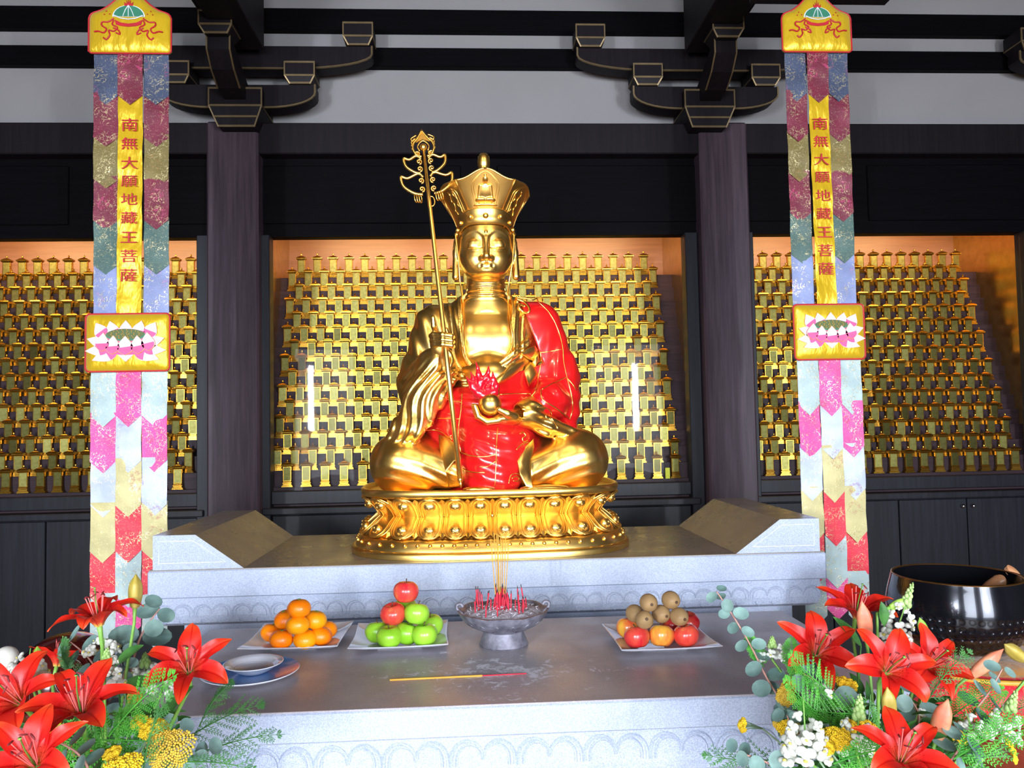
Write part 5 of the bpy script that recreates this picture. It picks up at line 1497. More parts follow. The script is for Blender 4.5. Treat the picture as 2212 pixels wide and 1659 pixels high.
# ================================================================ flower arrangements
def leafmat(name, a, b, rough=.45, trans=.25):
    t = NT(name); t.set(color=t.ramp(t.noise(25, 3), [(0.35, lin(a)), (0.65, lin(b))]), rough=rough, sub=0.0)
    tr = t.node('ShaderNodeBsdfTranslucent'); tr.inputs[0].default_value = lin(b); mx = t.node('ShaderNodeMixShader'); mx.inputs[0].default_value = trans
    out = t.n['Material Output']; t.link(t.b.outputs[0], mx.inputs[1]); t.link(tr.outputs[0], mx.inputs[2]); t.link(mx.outputs[0], out.inputs[0])
    return t.mat
def lily_mat():
    t = NT('red_orange_lily_petal'); uv = t.node('ShaderNodeAttribute'); uv.attribute_name = 'along'
    spots = t.ramp(t.voronoi(260), [(0.16, (0.30, 0.02, 0.02, 1)), (0.24, (1, 1, 1, 1))])
    base = t.ramp(uv.outputs['Fac'], [(0.0, lin((226, 196, 92))), (0.10, lin((216, 78, 50))), (0.35, lin((214, 26, 26))), (0.75, lin((228, 44, 22))), (1.0, lin((236, 84, 40)))])
    at2 = t.node('ShaderNodeAttribute'); at2.attribute_name = 'across'
    mid = t.ramp(at2.outputs['Fac'], [(0.0, (0.62, 0.10, 0.12, 1)), (0.14, (1, 1, 1, 1)), (1.0, (1, 1, 1, 1))])
    c = t.mix(base, mid, 1.0, 'MULTIPLY')
    near = t.ramp(uv.outputs['Fac'], [(0.08, (0, 0, 0, 1)), (0.16, (1, 1, 1, 1)), (0.38, (1, 1, 1, 1)), (0.46, (0, 0, 0, 1))])
    c = t.mix(c, spots, t.math('MULTIPLY', near, 1.0), 'MULTIPLY')
    t.set(color=c, rough=.42); t.bump(t.noise(1.0, 2, .5, t.mapping((300, 300, 12))), .12, .001)
    tr = t.node('ShaderNodeBsdfTranslucent'); t.link(c, tr.inputs[0]); mx = t.node('ShaderNodeMixShader'); mx.inputs[0].default_value = .28
    out = t.n['Material Output']; t.link(t.b.outputs[0], mx.inputs[1]); t.link(tr.outputs[0], mx.inputs[2]); t.link(mx.outputs[0], out.inputs[0])
    return t.mat
M['lily'] = lily_mat()
M['filament'] = simple('pink_filament', (226, 110, 104), .5)
M['anther'] = simple('dark_red_anther', (112, 22, 24), .7)
M['stem'] = leafmat('fresh_green_stem', (92, 142, 58), (130, 178, 76), .5, .1)
M['leaf'] = leafmat('broad_green_leaf', (44, 96, 44), (84, 140, 66), .4)
M['euca'] = leafmat('blue_grey_eucalyptus_leaf', (98, 128, 122), (136, 166, 156), .6, .15)
M['eucastem'] = simple('pinkish_twig', (176, 126, 112), .6)
M['fern'] = leafmat('bright_green_fern', (58, 142, 50), (98, 184, 66), .45)
M['cypress'] = leafmat('deep_green_cypress', (48, 98, 48), (74, 138, 58), .55)
M['snap'] = leafmat('white_snapdragon_petal', (232, 234, 222), (246, 248, 240), .55, .3)
M['snapy'] = leafmat('yellow_snapdragon_lip', (226, 214, 92), (240, 230, 130), .55, .3)
M['snapg'] = leafmat('green_snapdragon_bud', (150, 186, 104), (188, 214, 140), .5, .2)
M['yarrow'] = simple('yellow_yarrow_floret', (222, 182, 26), .75, vary=.3, scale=400)
M['yarrowb'] = simple('ochre_yarrow_floret', (196, 158, 48), .75, vary=.35, scale=400)
M['greystem'] = leafmat('grey_green_stem', (112, 138, 108), (140, 164, 130), .6, .1)
M['budpink'] = leafmat('salmon_lily_bud', (214, 118, 88), (226, 160, 118), .45, .2)
M['budyellow'] = leafmat('yellow_green_lily_bud', (176, 154, 64), (206, 182, 96), .45, .2)
M['budgreen'] = leafmat('green_lily_bud', (132, 182, 58), (176, 212, 96), .45, .2)

def setattrs(o, along, across):
    for nm, v in (('along', along), ('across', across)):
        a = o.data.attributes.new(nm, 'FLOAT', 'POINT'); a.data.foreach_set('value', v)
def petal_mesh(Lg, W, a0, a1, a2, seed=0):
    """lily tepal: leaves the axis at a0 deg, opens to a1, curls to a2"""
    nu, nv = 11, 18; rs_ = random.Random(seed); r, z = .006, .0; rows = []; al = []; ac = []
    wav = rs_.uniform(0, 6)
    for j in range(nv+1):
        v = j/nv
        ang = math.radians(a0+(a1-a0)*min(1, v/.45)**.9+(a2-a1)*max(0, (v-.45)/.55)**1.4)
        if j: r += sin(ang)*Lg/nv; z += cos(ang)*Lg/nv
        w = W*(sin(PI*min(1, (v*.92+.08)))**.72)*(.55+.45*min(1, v/.35))
        if v > .96: w *= .55
        row = []
        for i in range(nu):
            u = (i/(nu-1)-.5)*2
            cup = (u*u)*w*(.34-.30*v)-.0012*math.exp(-(u/.16)**2)+.0016*sin(v*15+wav+u*2)*abs(u)**1.5
            row.append((r-cos(ang)*cup, u*w*.5, z+sin(ang)*cup)); al.append(v); ac.append(abs(u))
        rows.append(row)
    return rows, al, ac
def orient(d, roll=0.0):
    q = Vector(d).normalized().to_track_quat('Z', 'Y').to_matrix().to_4x4()
    return q @ Matrix.Rotation(roll, 4, 'Z')
def rect_loft(o_rows, mb): mb.loft(o_rows, False)
def curve_pts(a, b, bend, n=8):
    a, b = Vector(a), Vector(b); m = (a+b)/2+Vector(bend)
    return [a*(1-k/n)**2+m*(2*(k/n)*(1-k/n))+b*(k/n)**2 for k in range(n+1)]
def lance_leaf(mb, p, d, up, Lg, W, bend=.5):
    d = Vector(d).normalized(); up = Vector(up); s = d.cross(up).normalized(); up = s.cross(d).normalized(); rows = []
    n = 8
    for j in range(n+1):
        v = j/n; c = Vector(p)+d*(Lg*v)-up*(bend*Lg*v*v*.5); w = W*sin(PI*(v*.94+.05))**.8*.5
        rows.append([c-s*w+up*w*.25, c-s*w*.5+up*w*.08, c, c+s*w*.5+up*w*.08, c+s*w+up*w*.25])
    mb.loft(rows, False)
PETALS = []
def lily(pos, axis, label, base, size=1.0, roll=0.0, op=1.0, seed=0, group='red lilies in the arrangements'):
    """open lily: six recurved tepals, stamens, pistil, stem down to the vase"""
    t = thing('lily_flower', label, 'lily', pos, group)
    Mx = orient(axis, roll); rs_ = random.Random(seed)
    for k in range(6):
        inner = k % 2
        rows, al, ac = petal_mesh((.088 if inner else .092)*size, (.040 if inner else .030)*size, 18, (66+rs_.uniform(-8, 8))*op, (128+rs_.uniform(-22, 30))*op, seed*9+k)
        m = MB(); R = Mx @ Matrix.Rotation(2*PI*k/6+rs_.uniform(-.1, .1), 4, 'Z')
        m.loft([[R @ Vector(p) for p in r] for r in rows], False)
        o = m.build('petal', M['lily'], t, world=False, smooth=True); setattrs(o, al, ac)
    for k in range(6):
        a = 2*PI*k/6+.3; m = MB(); s_ = .20+rs_.uniform(-.03, .05)
        pts = [Mx @ (Vector((cos(a)*q*s_*1.0+cos(a)*.003, sin(a)*q*s_+sin(a)*.003, q))*size) for q in (0, .02, .04, .060+rs_.uniform(-.004, .004))]
        m.tube(crv(pts, 3), [.0011]*10, 5)
        st_ = m.build('stamen', M['filament'], t, world=False, smooth=True)
        e = pts[-1]; dd = (Mx.to_3x3() @ Vector((-sin(a), cos(a), .5))).normalized()*.0058*size
        MB().tube([e-dd, e-dd*.5, e+dd*.5, e+dd], [.0006, .0016, .0016, .0006], 6).build('anther', M['anther'], st_, world=False, smooth=True)
    MB().tube([Mx @ Vector((0, 0, 0)), Mx @ Vector((0, 0, .045*size)), Mx @ Vector((.003, 0, .072*size)), Mx @ Vector((.003, 0, .074*size))], [.0022, .0011, .0012, .0030], 6).build('pistil', M['stem'], t, world=False, smooth=True)
    b = Vector(base)-Vector(pos); ax = Vector(axis).normalized()
    pts = [Mx @ Vector((0, 0, .004)), Mx @ Vector((0, 0, -.012)), Mx @ Vector((0, 0, -.035*size))+Vector((0, 0, -.006))]
    c = pts[-1]; pts += curve_pts(c, b, Vector((0, 0, abs(b.z)*.12))-ax*.02, 6)[1:]
    st = MB().tube(pts, [.0055*size, .0045*size]+[.0036]*(len(pts)-2), 8).build('stem', M['stem'], t, world=False, smooth=True)
    m = MB()
    for k in range(3):
        p = pts[3+k]; a = rs_.uniform(0, 6.28)
        lance_leaf(m, p, (cos(a), sin(a), .4), (0, 0, 1), .065*size, .017*size, .8)
    m.build('stem_leaves', M['leaf'], t, world=False, smooth=True)
    return t
def bud(pos, axis, label, base, mat, Lg=.075, R=.012, group='lily buds'):
    t = thing('lily_bud', label, 'lily bud', pos, group); Mx = orient(axis)
    L = []; n = 24
    for j in range(15):
        v = j/14; r = R*(.30+.70*sin(PI*min(1, v*.85+.12))**.9)*(1-.85*max(0, (v-.72)/.28)**1.5)
        L.append([Mx @ Vector((r*(1+.13*cos(3*2*PI*q/n))*cos(2*PI*q/n), r*(1+.13*cos(3*2*PI*q/n))*sin(2*PI*q/n), Lg*v)) for q in range(n)])
    MB().loft(L, True, True, True).build('bud', mat, t, world=False, smooth=True)
    b = Vector(base)-Vector(pos); ax = Vector(axis).normalized()
    pts = [Mx @ Vector((0, 0, .003)), Mx @ Vector((0, 0, -.02))]+curve_pts(Mx @ Vector((0, 0, -.03)), b, Vector((0, 0, abs(b.z)*.1))-ax*.02, 6)
    MB().tube(pts, [.0045]+[.0030]*(len(pts)-1), 7).build('stem', M['stem'], t, world=False, smooth=True)
    return t
def round_leaf(m, p, n_, d, r, cup=.15):
    """cupped disc leaf at p, facing n_, pointing d"""
    n_ = Vector(n_).normalized(); d = Vector(d); d = (d-n_*d.dot(n_)).normalized(); s = n_.cross(d); rows = []
    for q in (0, .4, .75, 1.0):
        rows.append([Vector(p)+d*(r*1.02)+(d*cos(2*PI*j/14)*r*1.02+s*sin(2*PI*j/14)*r*.94)*q+n_*(cup*r*q*q) for j in range(14)])
    m.loft(rows, True)
def eucalyptus(pts, label, r0=.020, r1=.011, n=11, seed=0):
    pts = crv(pts, 6); t = thing('eucalyptus_branch', label, 'eucalyptus', pts[-1], 'eucalyptus branches in the arrangements'); rs_ = random.Random(seed)
    MB().tube(pts, [.0012+.0016*k/len(pts) for k in range(len(pts))], 6).build('twig', M['eucastem'], t, smooth=True)
    for k in range(n):
        f = k/(n-1) if n > 1 else 0; i = min(len(pts)-2, int(f*(len(pts)-2))); p = pts[i]; tg = (pts[i+1]-pts[i]).normalized()
        r = r1+(r0-r1)*min(1, f*1.6); a = rs_.uniform(0, PI)
        q = tg.orthogonal().normalized(); q = Matrix.Rotation(a, 3, tg) @ q
        for s in (-1, 1):
            m = MB(); nn = (-tg+q*s*.25+Vector((rs_.uniform(-.5, .5), -.7, rs_.uniform(-.3, .6)))).normalized()
            round_leaf(m, p+q*s*.003, nn, q*s, r*rs_.uniform(.8, 1.1))
            m.build('leaf', M['euca'], t, smooth=True)
    return t
def frond_mesh(Lg, n=16, mode=0, seed=0):
    """feathery frond along +x, flat in xy"""
    rs_ = random.Random(seed); m = MB()
    sp_ = [(Lg*k/12, .02*sin(k/12*2), -.12*Lg*(k/12)**2) for k in range(13)]
    m.tube(sp_, [.0014]*6+[.0010]*4+[.0005]*3, 5)
    for k in range(1, n):
        f = (k+rs_.uniform(-.3, .3)*mode)/n; x = Lg*f; y0 = .02*sin(f*2); z0 = -.12*Lg*f*f; pl = Lg*.32*(sin(PI*(f*.8+.18)))*(1-.3*f)*(1 if mode == 0 else rs_.uniform(.55, 1.15))
        for s in (-1, 1):
            a = math.radians(52 if mode == 0 else 34)+rs_.uniform(-.1, .1); d = Vector((cos(a), s*sin(a), rs_.uniform(-.15, .15)-.45*mode*rs_.random()))
            p0 = Vector((x, y0, z0)); nn = max(4, int(pl/(.0052 if mode == 0 else .0060)))
            m.tube([p0, p0+d*pl*.5, p0+d*pl], [.0008, .0006, .0003], 3)
            for q in range(1, nn+1):
                c = p0+d*(pl*q/nn); l2 = (.0085 if mode == 0 else .0070)*(1-.6*q/nn)+.002; w2 = .0009 if mode else .0013
                for s2 in (-1, 1):
                    e = Matrix.Rotation(s2*math.radians(38), 3, 'Z') @ d
                    sd_ = Vector((-e.y, e.x, 0))*w2
                    m.add([c, c+e*l2*.5+sd_, c+e*l2, c+e*l2*.5-sd_], [(0, 3, 2, 1)])
    return m
FR = {}
def frond(pos, d, up, kind, label, Lg=.20, seed=0):
    key = (kind, seed % 3)
    mode = 0 if kind == 'fern' else 1
    nm = 'fern_frond' if kind == 'fern' else 'cypress_spray'
    t = frond_mesh(Lg, 15 if mode == 0 else 13, mode, seed).build(nm, M[kind], None, smooth=False)
    d = Vector(d).normalized(); up = Vector(up); y = up.cross(d).normalized(); z = d.cross(y)
    t.matrix_world = Matrix((d, y, z)).transposed().to_4x4(); t.location = pos
    return S(t, label, 'fern' if kind == 'fern' else 'cypress', 'fern fronds and cypress sprays in the arrangements')
def snapdragon(pos, top, label, base, n=12, seed=0, spread=.020, tip=True, size=1.0):
    """spike: open white blossoms below, green buds to the tip"""
    t = thing('snapdragon_spike', label, 'snapdragon', pos, 'white snapdragons in the arrangements'); rs_ = random.Random(seed)
    P0 = Vector((0, 0, 0)); P1 = Vector(top)-Vector(pos); b = Vector(base)-Vector(pos); ax = P1.normalized()
    MB().tube([P1, P1*.5, P0]+curve_pts(P0, b, (0, 0, .02), 5)[1:], [.0008, .0016, .0022]+[.0024]*5, 6).build('stem', M['stem'], t, world=False, smooth=True)
    Lt = P1.length; q0 = ax.orthogonal().normalized()
    for k in range(n):
        f = k/n*.62; a = k*2.4+rs_.uniform(-.3, .3); o_ = Matrix.Rotation(a, 3, ax) @ q0; c = ax*(Lt*f)+o_*(.012+spread*.3)*(1-.5*f)*size
        sc = (1-.45*f/.62)*size; m = MB(); m.cur = 0
        R = orient((o_+ax*.35+Vector((0, -.4, 0))).normalized(), rs_.uniform(-.5, .5)); R = Matrix.Translation(c) @ R
        m.ball((0, 0, .002*sc), (.0065*sc, .0065*sc, .009*sc), 10, 7, R)
        for (x, y, z, r) in ((-.0050, .0070, .009, .0078), (.0052, .0072, .008, .0074), (-.0068, -.005, .011, .0056), (.0066, -.0055, .010, .0060), (0, -.0080, .012, .0058), (0, .003, .011, .0050)):
            j_ = rs_.uniform(.8, 1.2); m.ball((x*sc*j_, y*sc, z*sc*rs_.uniform(.7, 1.2)), (r*sc*j_, r*sc*rs_.uniform(.7, 1.0), r*sc*rs_.uniform(.4, .8)), 9, 6, R)
        m.cur = 1; m.ball((0, -.0035*sc, .0145*sc), (.0034*sc, .0022*sc, .0022*sc), 8, 5, R)
        m.build('blossom', [M['snap'], M['snapy']], t, world=False, smooth=True)
    if tip:
        m = MB()
        for k in range(22):
            f = .60+.40*k/22; a = k*2.4; o_ = Matrix.Rotation(a, 3, ax) @ q0; r = .0062*(1-.72*(f-.6)/.4)*size
            m.ball((ax*(Lt*f)+o_*r*1.0)[:], (r*.85, r*.85, r*1.15), 8, 6)
        m.build('tip_buds', M['snapg'], t, world=False, smooth=True)
    return t
def yarrow(pos, nrm, r, label, base, mat, seed=0):
    """flat cluster of tiny florets on branching stalks"""
    t = thing('yarrow_head', label, 'yarrow', pos, 'yellow yarrow heads in the arrangements'); rs_ = random.Random(seed); R = orient(nrm)
    m = MB(); n = int(60+r*5200); g = PI*(3-5**.5)
    for k in range(n):
        q = math.sqrt(k/n); a = k*g
        x, y = r*q*cos(a)*(1+.12*sin(3*a+seed)), r*q*sin(a)*(1+.12*cos(2*a+seed)); z = -r*.28*q*q+.0022*sin(x*420+seed)*cos(y*380)
        s = rs_.uniform(.0018, .0027); m.ball((x, y, z), (s, s, s*.9), 6, 4, R)
    m.build('floret_cluster', mat, t, world=False, smooth=True)
    m = MB(); b = Vector(base)-Vector(pos); j = R @ Vector((0, 0, -.05)); j = Vector(j)+Vector((0, 0, -.004))
    for k in range(9):
        a = 2*PI*k/9; rr = r*(.75 if k % 2 else .4); m.tube([j, R @ Vector((rr*cos(a)*.6, rr*sin(a)*.6, -.02)), R @ Vector((rr*cos(a), rr*sin(a), -.004-r*.1))], [.0013, .0009, .0007], 4)
    m.tube(curve_pts(j, b, (0, 0, .02), 5), .0019, 6)
    m.build('stalk', M['greystem'], t, world=False, smooth=True)
    return t

# vases on stands, below the picture
def vase(name, label, c, zt):
    st_ = thing('flower_stand', 'dark wooden flower stand under the '+label, 'stand', (c[0], c[1], 0))
    MB().box(c[0]-.13, c[0]+.13, c[1]-.13, c[1]+.13, zt-.20, zt-.17, .004).build('stand_top', M['sidewood'], st_)
    for sx in (-1, 1):
        for sy in (-1, 1): MB().box(c[0]+sx*.11-.014, c[0]+sx*.11+.014, c[1]+sy*.11-.014, c[1]+sy*.11+.014, 0, zt-.20).build('leg', M['sidewood'], st_)
    v = thing(name, label, 'vase', (c[0], c[1], zt-.17))
    MB().lathe([(.06, 0), (.085, .02), (.10, .08), (.095, .14), (.088, .165), (.092, .17), (.084, .165), (.09, .10), (.05, .02)], 40).build('vase_body', M['china'], v, world=False, smooth=True)
vL = at(200, 1800, 1.55); vR = at(1925, 1800, 1.50); vL.z = vR.z = .70
vase('round_vase', 'white vase of the arrangement near the fish drum', vL, .72)
vase('round_vase', 'white vase of the arrangement near the singing bowl', vR, .72)
# open lilies: pixel, depth, facing, size
Ls = [((215, 1352), 1.52, (-.10, -.12, 1), .98, 0.2, 1.02, 'L', 'red lily highest of its group, seen side-on in front of the banner foot'),
 ((408, 1452), 1.48, (.12, -.55, .62), 1.0, .5, 1.0, 'L', 'red lily overlapping the blue platter'),
 ((46, 1520), 1.42, (-.15, -.62, .62), 1.10, .3, .92, 'L', 'red lily beside the drum, just under the white mallet head'),
 ((176, 1545), 1.34, (.05, -.42, .90), 1.10, .15, .92, 'L', 'red lily with one large petal raised, between the drum and the yarrow'),
 ((78, 1655), 1.22, (.0, -.62, .72), 1.02, .52, .92, 'L', 'lowest red lily in the corner below the fish drum'),
 ((122, 1440), 1.80, (.10, .30, .9), .85, .2, .85, 'L', 'shaded red lily pressed against the fish drum'),
 ((1848, 1335), 1.74, (.05, -.30, .95), 1.12, .1, .92, 'R', 'highest red lily, in front of the banner and beside the singing bowl'),
 ((1762, 1415), 1.60, (-.05, -.66, .62), 1.10, .42, .92, 'R', 'red lily nearest the stone altar, above the fern'),
 ((1914, 1452), 1.46, (-.02, -.75, .55), 1.06, .0, .98, 'R', 'large red lily facing the viewer below the singing bowl'),
 ((2000, 1442), 1.58, (.15, -.70, .60), 1.0, .45, .95, 'R', 'red lily tucked behind the large one, below the singing bowl'),
 ((1945, 1648), 1.28, (.0, -.55, .80), 1.05, .5, .95, 'R', 'lowest red lily under the white snapdragons')]
for i, ((px, py), D, ax, sz, ro, op, sd_, lb) in enumerate(Ls):
    b = vL if sd_ == 'L' else vR
    lily(at(px, py, D), ax, lb, (b.x+.03*sin(i*2.1), b.y+.03*cos(i*2.1), .66), sz, ro, op, i+3, 'red lilies near the fish drum' if sd_ == 'L' else 'red lilies near the singing bowl')
for i, ((px, py), D, ax, mt, Lg, R, sd_, lb) in enumerate([
 ((291, 1312), 1.58, (.05, -.05, 1), 'budyellow', .064, .0125, 'L', 'upright yellow-green lily bud in front of the banner foot'),
 ((80, 1437), 1.55, (.05, -.1, 1), 'budgreen', .036, .0085, 'L', 'small green lily bud in front of the fish drum'),
 ((1872, 1383), 1.55, (-.14, -.12, 1), 'budpink', .080, .0135, 'R', 'salmon-pink lily bud standing below the highest lily'),
 ((1922, 1312), 1.66, (.95, -.1, .42), 'budgreen', .042, .0090, 'R', 'green lily bud pointing towards the singing bowl'),
 ((2002, 1376), 1.66, (-.35, -.1, .9), 'budgreen', .046, .0095, 'R', 'small green lily bud in front of the dimpled bowl wall'),
 ((1922, 1553), 1.40, (-.12, -.15, 1), 'budyellow', .060, .0120, 'R', 'pale yellow lily bud hanging under the large lily'),
 ((2022, 1597), 1.40, (.22, -.2, 1), 'budpink', .078, .0150, 'R', 'orange lily bud among the eucalyptus discs'),
 ((2092, 1462), 1.62, (.78, -.1, .62), 'budpink', .092, .0130, 'R', 'long pinkish lily bud in front of the red cushion'),
 ((2215, 1425), 1.62, (-.75, -.1, .55), 'budyellow', .060, .014, 'R', 'cream lily bud cut by the edge of the picture')]):
    b = vL if sd_ == 'L' else vR
    bud(at(px, py, D), ax, lb, (b.x+.02*sin(i*3), b.y+.02*cos(i*3), .66), M[mt], Lg, R)
# eucalyptus
def A(l, D): return [at(x, y, D+(i*.0)) for i, (x, y) in enumerate(l)]
eucalyptus(A([(1548, 1278), (1580, 1325), (1620, 1392), (1655, 1462), (1690, 1520), (1712, 1570), (1760, 1680)], 1.62), 'long eucalyptus branch arching over the end of the offering table', .0195, .0125, 12, 1)
eucalyptus(A([(1960, 1500), (1985, 1545), (1975, 1600), (1950, 1700)], 1.50), 'blue-grey eucalyptus discs under the large lily', .024, .020, 4, 2)
eucalyptus(A([(1735, 1455), (1775, 1478), (1810, 1500), (1860, 1580)], 1.55), 'eucalyptus sprig beneath the lily nearest the altar', .021, .017, 4, 3)
eucalyptus(A([(2165, 1445), (2140, 1490), (2110, 1530), (2060, 1600)], 1.50), 'eucalyptus sprig in front of the red cushion', .020, .014, 5, 4)
eucalyptus(A([(2090, 1590), (2070, 1620), (2030, 1680)], 1.36), 'eucalyptus discs low down beside the lowest lily', .021, .018, 4, 5)
eucalyptus(A([(1592, 1625), (1640, 1640), (1700, 1668), (1760, 1700)], 1.40), 'low eucalyptus branch in front of the table carving', .019, .014, 5, 6)
eucalyptus(A([(1700, 1545), (1722, 1600), (1760, 1690)], 1.45), 'eucalyptus sprig behind the white snapdragon cluster', .018, .015, 4, 12)
eucalyptus(A([(345, 1315), (322, 1345), (300, 1385), (280, 1460)], 1.70), 'large eucalyptus discs against the end of the stone altar', .026, .022, 4, 7)
eucalyptus(A([(150, 1385), (190, 1420), (215, 1465), (225, 1540)], 1.62), 'eucalyptus sprig in front of the fish drum', .020, .015, 5, 8)
eucalyptus(A([(120, 1600), (165, 1625), (190, 1660), (200, 1720)], 1.28), 'pale eucalyptus discs beside the lowest lily near the drum', .018, .016, 5, 9)
eucalyptus(A([(385, 1560), (345, 1590), (310, 1650), (260, 1720)], 1.58), 'shaded eucalyptus sprig under the lily by the platter', .022, .018, 5, 10)
eucalyptus(A([(450, 1625), (400, 1645), (350, 1690), (300, 1740)], 1.50), 'eucalyptus sprig low in front of the table carving, drum side', .020, .016, 5, 13)
eucalyptus(A([(268, 1395), (275, 1430), (262, 1480)], 1.60), 'small eucalyptus sprig behind the stem of the highest lily', .017, .015, 3, 11)
# snapdragons
for i, ((px, py), (tx, ty), D, sd_, n, tp, sz, lb) in enumerate([
 ((226, 1482), (231, 1400), 1.44, 'L', 9, True, 1.0, 'white snapdragon spike with green tip between two red lilies'),
 ((222, 1415), (226, 1378), 1.58, 'L', 7, False, 1.1, 'creamy snapdragon cluster below the highest lily'),
 ((60, 1455), (66, 1400), 1.50, 'L', 8, False, 1.05, 'white snapdragon cluster in front of the fish drum'),
 ((318, 1478), (312, 1410), 1.66, 'L', 12, True, 1.1, 'shaded creamy snapdragon behind the lily by the platter'),
 ((348, 1500), (356, 1460), 1.60, 'L', 6, False, 1.0, 'cream snapdragon blossoms under the lily by the platter'),
 ((1930, 1385), (1972, 1258), 1.66, 'R', 10, True, 1.15, 'tall snapdragon with long green tip before the singing bowl'),
 ((1668, 1425), (1668, 1375), 1.64, 'R', 6, True, .95, 'small snapdragon beside the eucalyptus over the table'),
 ((1742, 1640), (1735, 1505), 1.38, 'R', 17, False, 1.35, 'largest cluster of white snapdragons above the yarrow'),
 ((1850, 1625), (1858, 1500), 1.40, 'R', 9, True, 1.15, 'snapdragon with slender green spike beside the lowest lily'),
 ((1772, 1508), (1762, 1478), 1.50, 'R', 4, False, .95, 'single white snapdragon tuft among fern leaves'),
 ((2105, 1598), (2085, 1530), 1.44, 'R', 10, False, 1.05, 'white snapdragon cluster below the red cushion'),
 ((2160, 1600), (2196, 1490), 1.42, 'R', 9, True, 1.05, 'snapdragon with green tip over the wooden side table'),
 ((1945, 1395), (1935, 1360), 1.60, 'R', 5, False, 1.0, 'white snapdragon blossoms behind the large lily'),
 ((1985, 1562), (1992, 1500), 1.52, 'R', 5, False, .9, 'snapdragon blossoms half hidden by eucalyptus discs')]):
    b = vL if sd_ == 'L' else vR
    snapdragon(at(px, py, D), at(tx, ty, D-.01), lb, (b.x+.03*cos(i), b.y+.03*sin(i), .66), n, i+1, .02, tp, sz)
# yarrow
for i, ((px, py), D, r, nr, mt, sd_, lb) in enumerate([
 ((366, 1615), 1.32, .036, (.15, -.75, .65), 'yarrowb', 'L', 'largest yarrow head in front of the table edge'), ((300, 1558), 1.38, .015, (0, -.6, .8), 'yarrow', 'L', 'small yellow yarrow head above the fern'),
 ((325, 1572), 1.37, .019, (.1, -.6, .8), 'yarrow', 'L', 'yellow yarrow head between two smaller ones'), ((345, 1568), 1.39, .014, (.2, -.6, .8), 'yarrow', 'L', 'small yarrow head leaning towards the table'),
 ((240, 1622), 1.32, .014, (0, -.35, .9), 'yarrow', 'L', 'tiny yarrow head under the fern'), ((262, 1655), 1.28, .030, (0, -.5, .85), 'yarrow', 'L', 'bright yarrow head at the bottom edge beside the corner lily'),
 ((112, 1562), 1.40, .014, (-.3, -.5, .8), 'yarrow', 'L', 'yarrow glimpsed between two red lilies'), ((98, 1588), 1.36, .013, (0, -.5, .8), 'yarrow', 'L', 'yarrow just above the corner lily'),
 ((288, 1502), 1.62, .015, (0, -.6, .8), 'yarrowb', 'L', 'dull yarrow head in the shade under the snapdragon'),
 ((1697, 1502), 1.52, .018, (-.2, -.7, .6), 'yarrowb', 'R', 'ochre yarrow head beside the long eucalyptus branch'), ((1708, 1478), 1.56, .016, (-.2, -.6, .7), 'yarrowb', 'R', 'ochre yarrow head just above another beside the fern'),
 ((1686, 1563), 1.46, .012, (-.2, -.7, .6), 'yarrowb', 'R', 'small ochre yarrow head over the table carving'), ((1706, 1574), 1.44, .020, (-.2, -.7, .6), 'yarrow', 'R', 'yellow yarrow head next to the big snapdragon cluster'),
 ((1812, 1592), 1.38, .024, (0, -.7, .7), 'yarrow', 'R', 'broad yellow yarrow head between two snapdragons'), ((1838, 1566), 1.42, .014, (0, -.6, .8), 'yarrow', 'R', 'small yarrow head at the foot of the green spike'),
 ((1876, 1568), 1.42, .016, (.1, -.6, .8), 'yarrow', 'R', 'yarrow head touching the lowest lily'), ((1601, 1566), 1.52, .012, (-.9, -.3, .2), 'yarrow', 'R', 'lone yarrow head jutting out over the table carving'),
 ((1788, 1612), 1.36, .013, (0, -.7, .7), 'yarrow', 'R', 'small yarrow head under the broad one'),
 ((2052, 1580), 1.42, .014, (.2, -.6, .7), 'yarrow', 'R', 'yarrow head under the orange bud'), ((2078, 1592), 1.42, .014, (.3, -.6, .7), 'yarrow', 'R', 'yarrow head beside the low snapdragon cluster'),
 ((1830, 1475), 1.56, .020, (0, -.5, .8), 'yarrow', 'R', 'yarrow head tucked between two big lilies'), ((1725, 1440), 1.66, .016, (0, -.5, .8), 'yarrow', 'R', 'yarrow head behind the lily nearest the altar'),
 ((2190, 1620), 1.36, .020, (.85, -.4, .3), 'yarrow', 'R', 'yarrow head side-on over the wooden table corner')]):
    b = vL if sd_ == 'L' else vR
    yarrow(at(px, py, D), nr, r, lb, (b.x+.03*cos(i*2), b.y+.03*sin(i*2), .66), M[mt], i)
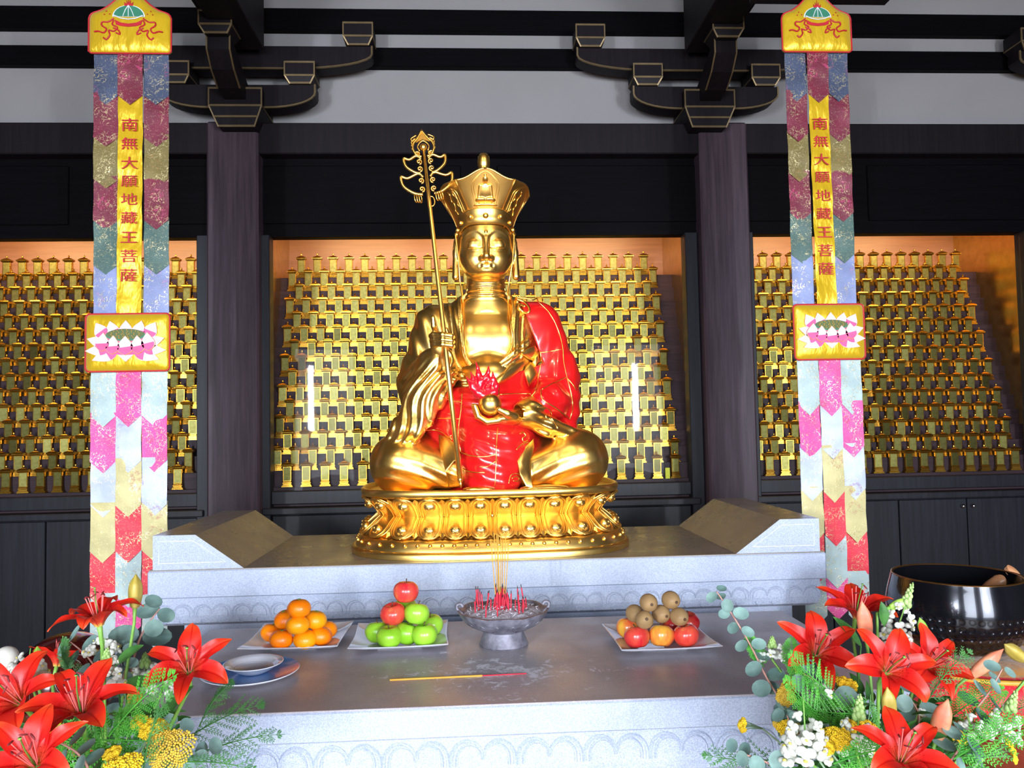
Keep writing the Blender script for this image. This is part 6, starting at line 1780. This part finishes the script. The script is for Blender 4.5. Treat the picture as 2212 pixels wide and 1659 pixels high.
# ferns and cypress
fr = [
 ((330, 1600), 1.36, (-.9, .1, .22), 'fern', 'bright fern frond lying across to the lilies, above the yarrow', .17), ((235, 1590), 1.35, (.6, -.2, .5), 'fern', 'bright fern frond pointing at the small yarrow heads', .15),
 ((240, 1610), 1.33, (-.8, -.2, -.1), 'fern', 'fern frond low beside the corner lily', .14), ((395, 1600), 1.66, (.85, .0, .30), 'cypress', 'cypress spray reaching over the table front beside the platter', .17),
 ((400, 1640), 1.60, (.9, -.1, .18), 'cypress', 'low cypress spray over the table carving, drum side', .19), ((430, 1570), 1.62, (.7, .0, .75), 'cypress', 'thin cypress spray pointing up at the table edge', .10),
 ((180, 1470), 1.62, (-.3, .0, .8), 'cypress', 'cypress tuft in front of the fish drum', .07), ((150, 1450), 1.60, (.1, 0, .9), 'cypress', 'small cypress tuft beside the shaded lily', .06),
 ((310, 1660), 1.30, (.3, -.2, .6), 'cypress', 'cypress spray under the largest yarrow head', .13), ((330, 1650), 1.45, (.8, -.1, -.1), 'cypress', 'dark cypress spray at the bottom edge, drum side', .18),
 ((1690, 1430), 1.58, (.75, -.1, -.5), 'fern', 'fern frond falling from the lily nearest the altar', .16), ((1800, 1500), 1.50, (-.5, -.2, .7), 'fern', 'bright fern frond between the upper lilies', .13),
 ((1870, 1540), 1.48, (-.75, -.2, .3), 'fern', 'fern frond across the middle of the arrangement', .15), ((1880, 1500), 1.50, (-.4, -.2, -.6), 'fern', 'fern frond hanging below the large lily', .13),
 ((1790, 1560), 1.46, (-.5, -.2, .75), 'fern', 'fern frond above the big snapdragon cluster', .13), ((1720, 1470), 1.60, (.2, 0, .95), 'fern', 'small fern tip beside the banner foot', .08),
 ((1700, 1640), 1.46, (-.95, 0, .25), 'cypress', 'cypress spray jutting over the table carving', .16), ((1740, 1650), 1.36, (-.5, -.1, -.3), 'cypress', 'cypress spray under the big snapdragon cluster', .15),
 ((1800, 1650), 1.32, (.6, -.2, .1), 'fern', 'fern frond at the bottom edge under the yarrow', .13), ((2040, 1560), 1.50, (.8, -.1, .3), 'fern', 'fern frond in front of the red cushion', .14),
 ((2060, 1640), 1.34, (.8, -.2, .3), 'fern', 'fern frond at the bottom beside the wooden table', .15), ((2120, 1600), 1.45, (.8, -.1, .4), 'cypress', 'cypress spray over the wooden side table', .14),
 ((1650, 1440), 1.64, (-.1, 0, 1), 'fern', 'fern tip standing beside the small snapdragon', .07), ((2000, 1520), 1.52, (.7, -.1, .6), 'cypress', 'dark cypress spray between the orange bud and the cushion', .14)]
for i, ((px, py), D, d, kd, lb, Lg) in enumerate(fr):
    frond(at(px, py, D), d, (0, -.75, .65), kd, lb, Lg, i)
# broad lily leaves and the filling of small foliage nobody could count
for i, ((px, py), D, d, Lg, sd_, lb) in enumerate([((345, 1552), 1.45, (.75, -.3, .85), .085, 'L', 'broad green leaf under the lily by the platter'), ((330, 1540), 1.46, (-.9, -.2, .25), .055, 'L', 'small broad leaf pointing at the lilies'),
 ((250, 1435), 1.52, (.6, -.3, .5), .07, 'L', 'broad leaf on the stem below the yellow-green bud'), ((268, 1475), 1.50, (.9, -.2, .1), .06, 'L', 'broad leaf lying behind the snapdragon tip'),
 ((1860, 1395), 1.60, (-.6, -.2, .75), .085, 'R', 'dark broad leaf below the highest lily'), ((1910, 1350), 1.66, (-.1, -.2, .9), .05, 'R', 'small upright leaf under the bud by the bowl')]):
    m = MB(); p = at(px, py, D); lance_leaf(m, p, d, (0, -.6, .6), Lg, .024, .3); m.tube([p, p+Vector((0, .03, -.12))], .0018, 5)
    S(m.build('lily_leaf', M['leaf'], None, smooth=True), lb, 'leaf', 'broad leaves in the arrangements')
for nm, c, lb in (('foliage', vL, 'dense small leaves filling the arrangement near the fish drum'), ('foliage', vR, 'dense small leaves filling the arrangement near the singing bowl')):
    rs = random.Random(int(c.x*10)+50); m = MB()
    for k in range(520):
        a, q, h = rs.uniform(0, 6.28), rs.uniform(0, 1)**.5, rs.uniform(0, 1)
        p = Vector((c.x+cos(a)*q*.21*(1-.35*h), c.y+.02+sin(a)*q*.13, .72+h*.215))
        d = Vector((cos(a)+rs.uniform(-.5, .5), sin(a)*.6+rs.uniform(-.6, .2), rs.uniform(-.2, .9)))
        lance_leaf(m, p, d, (rs.uniform(-.4, .4), -.5, .7), rs.uniform(.025, .055), rs.uniform(.008, .016), .5)
    S(m.build(nm, M['cypress'], None, smooth=True), lb, 'foliage', None, 'stuff')
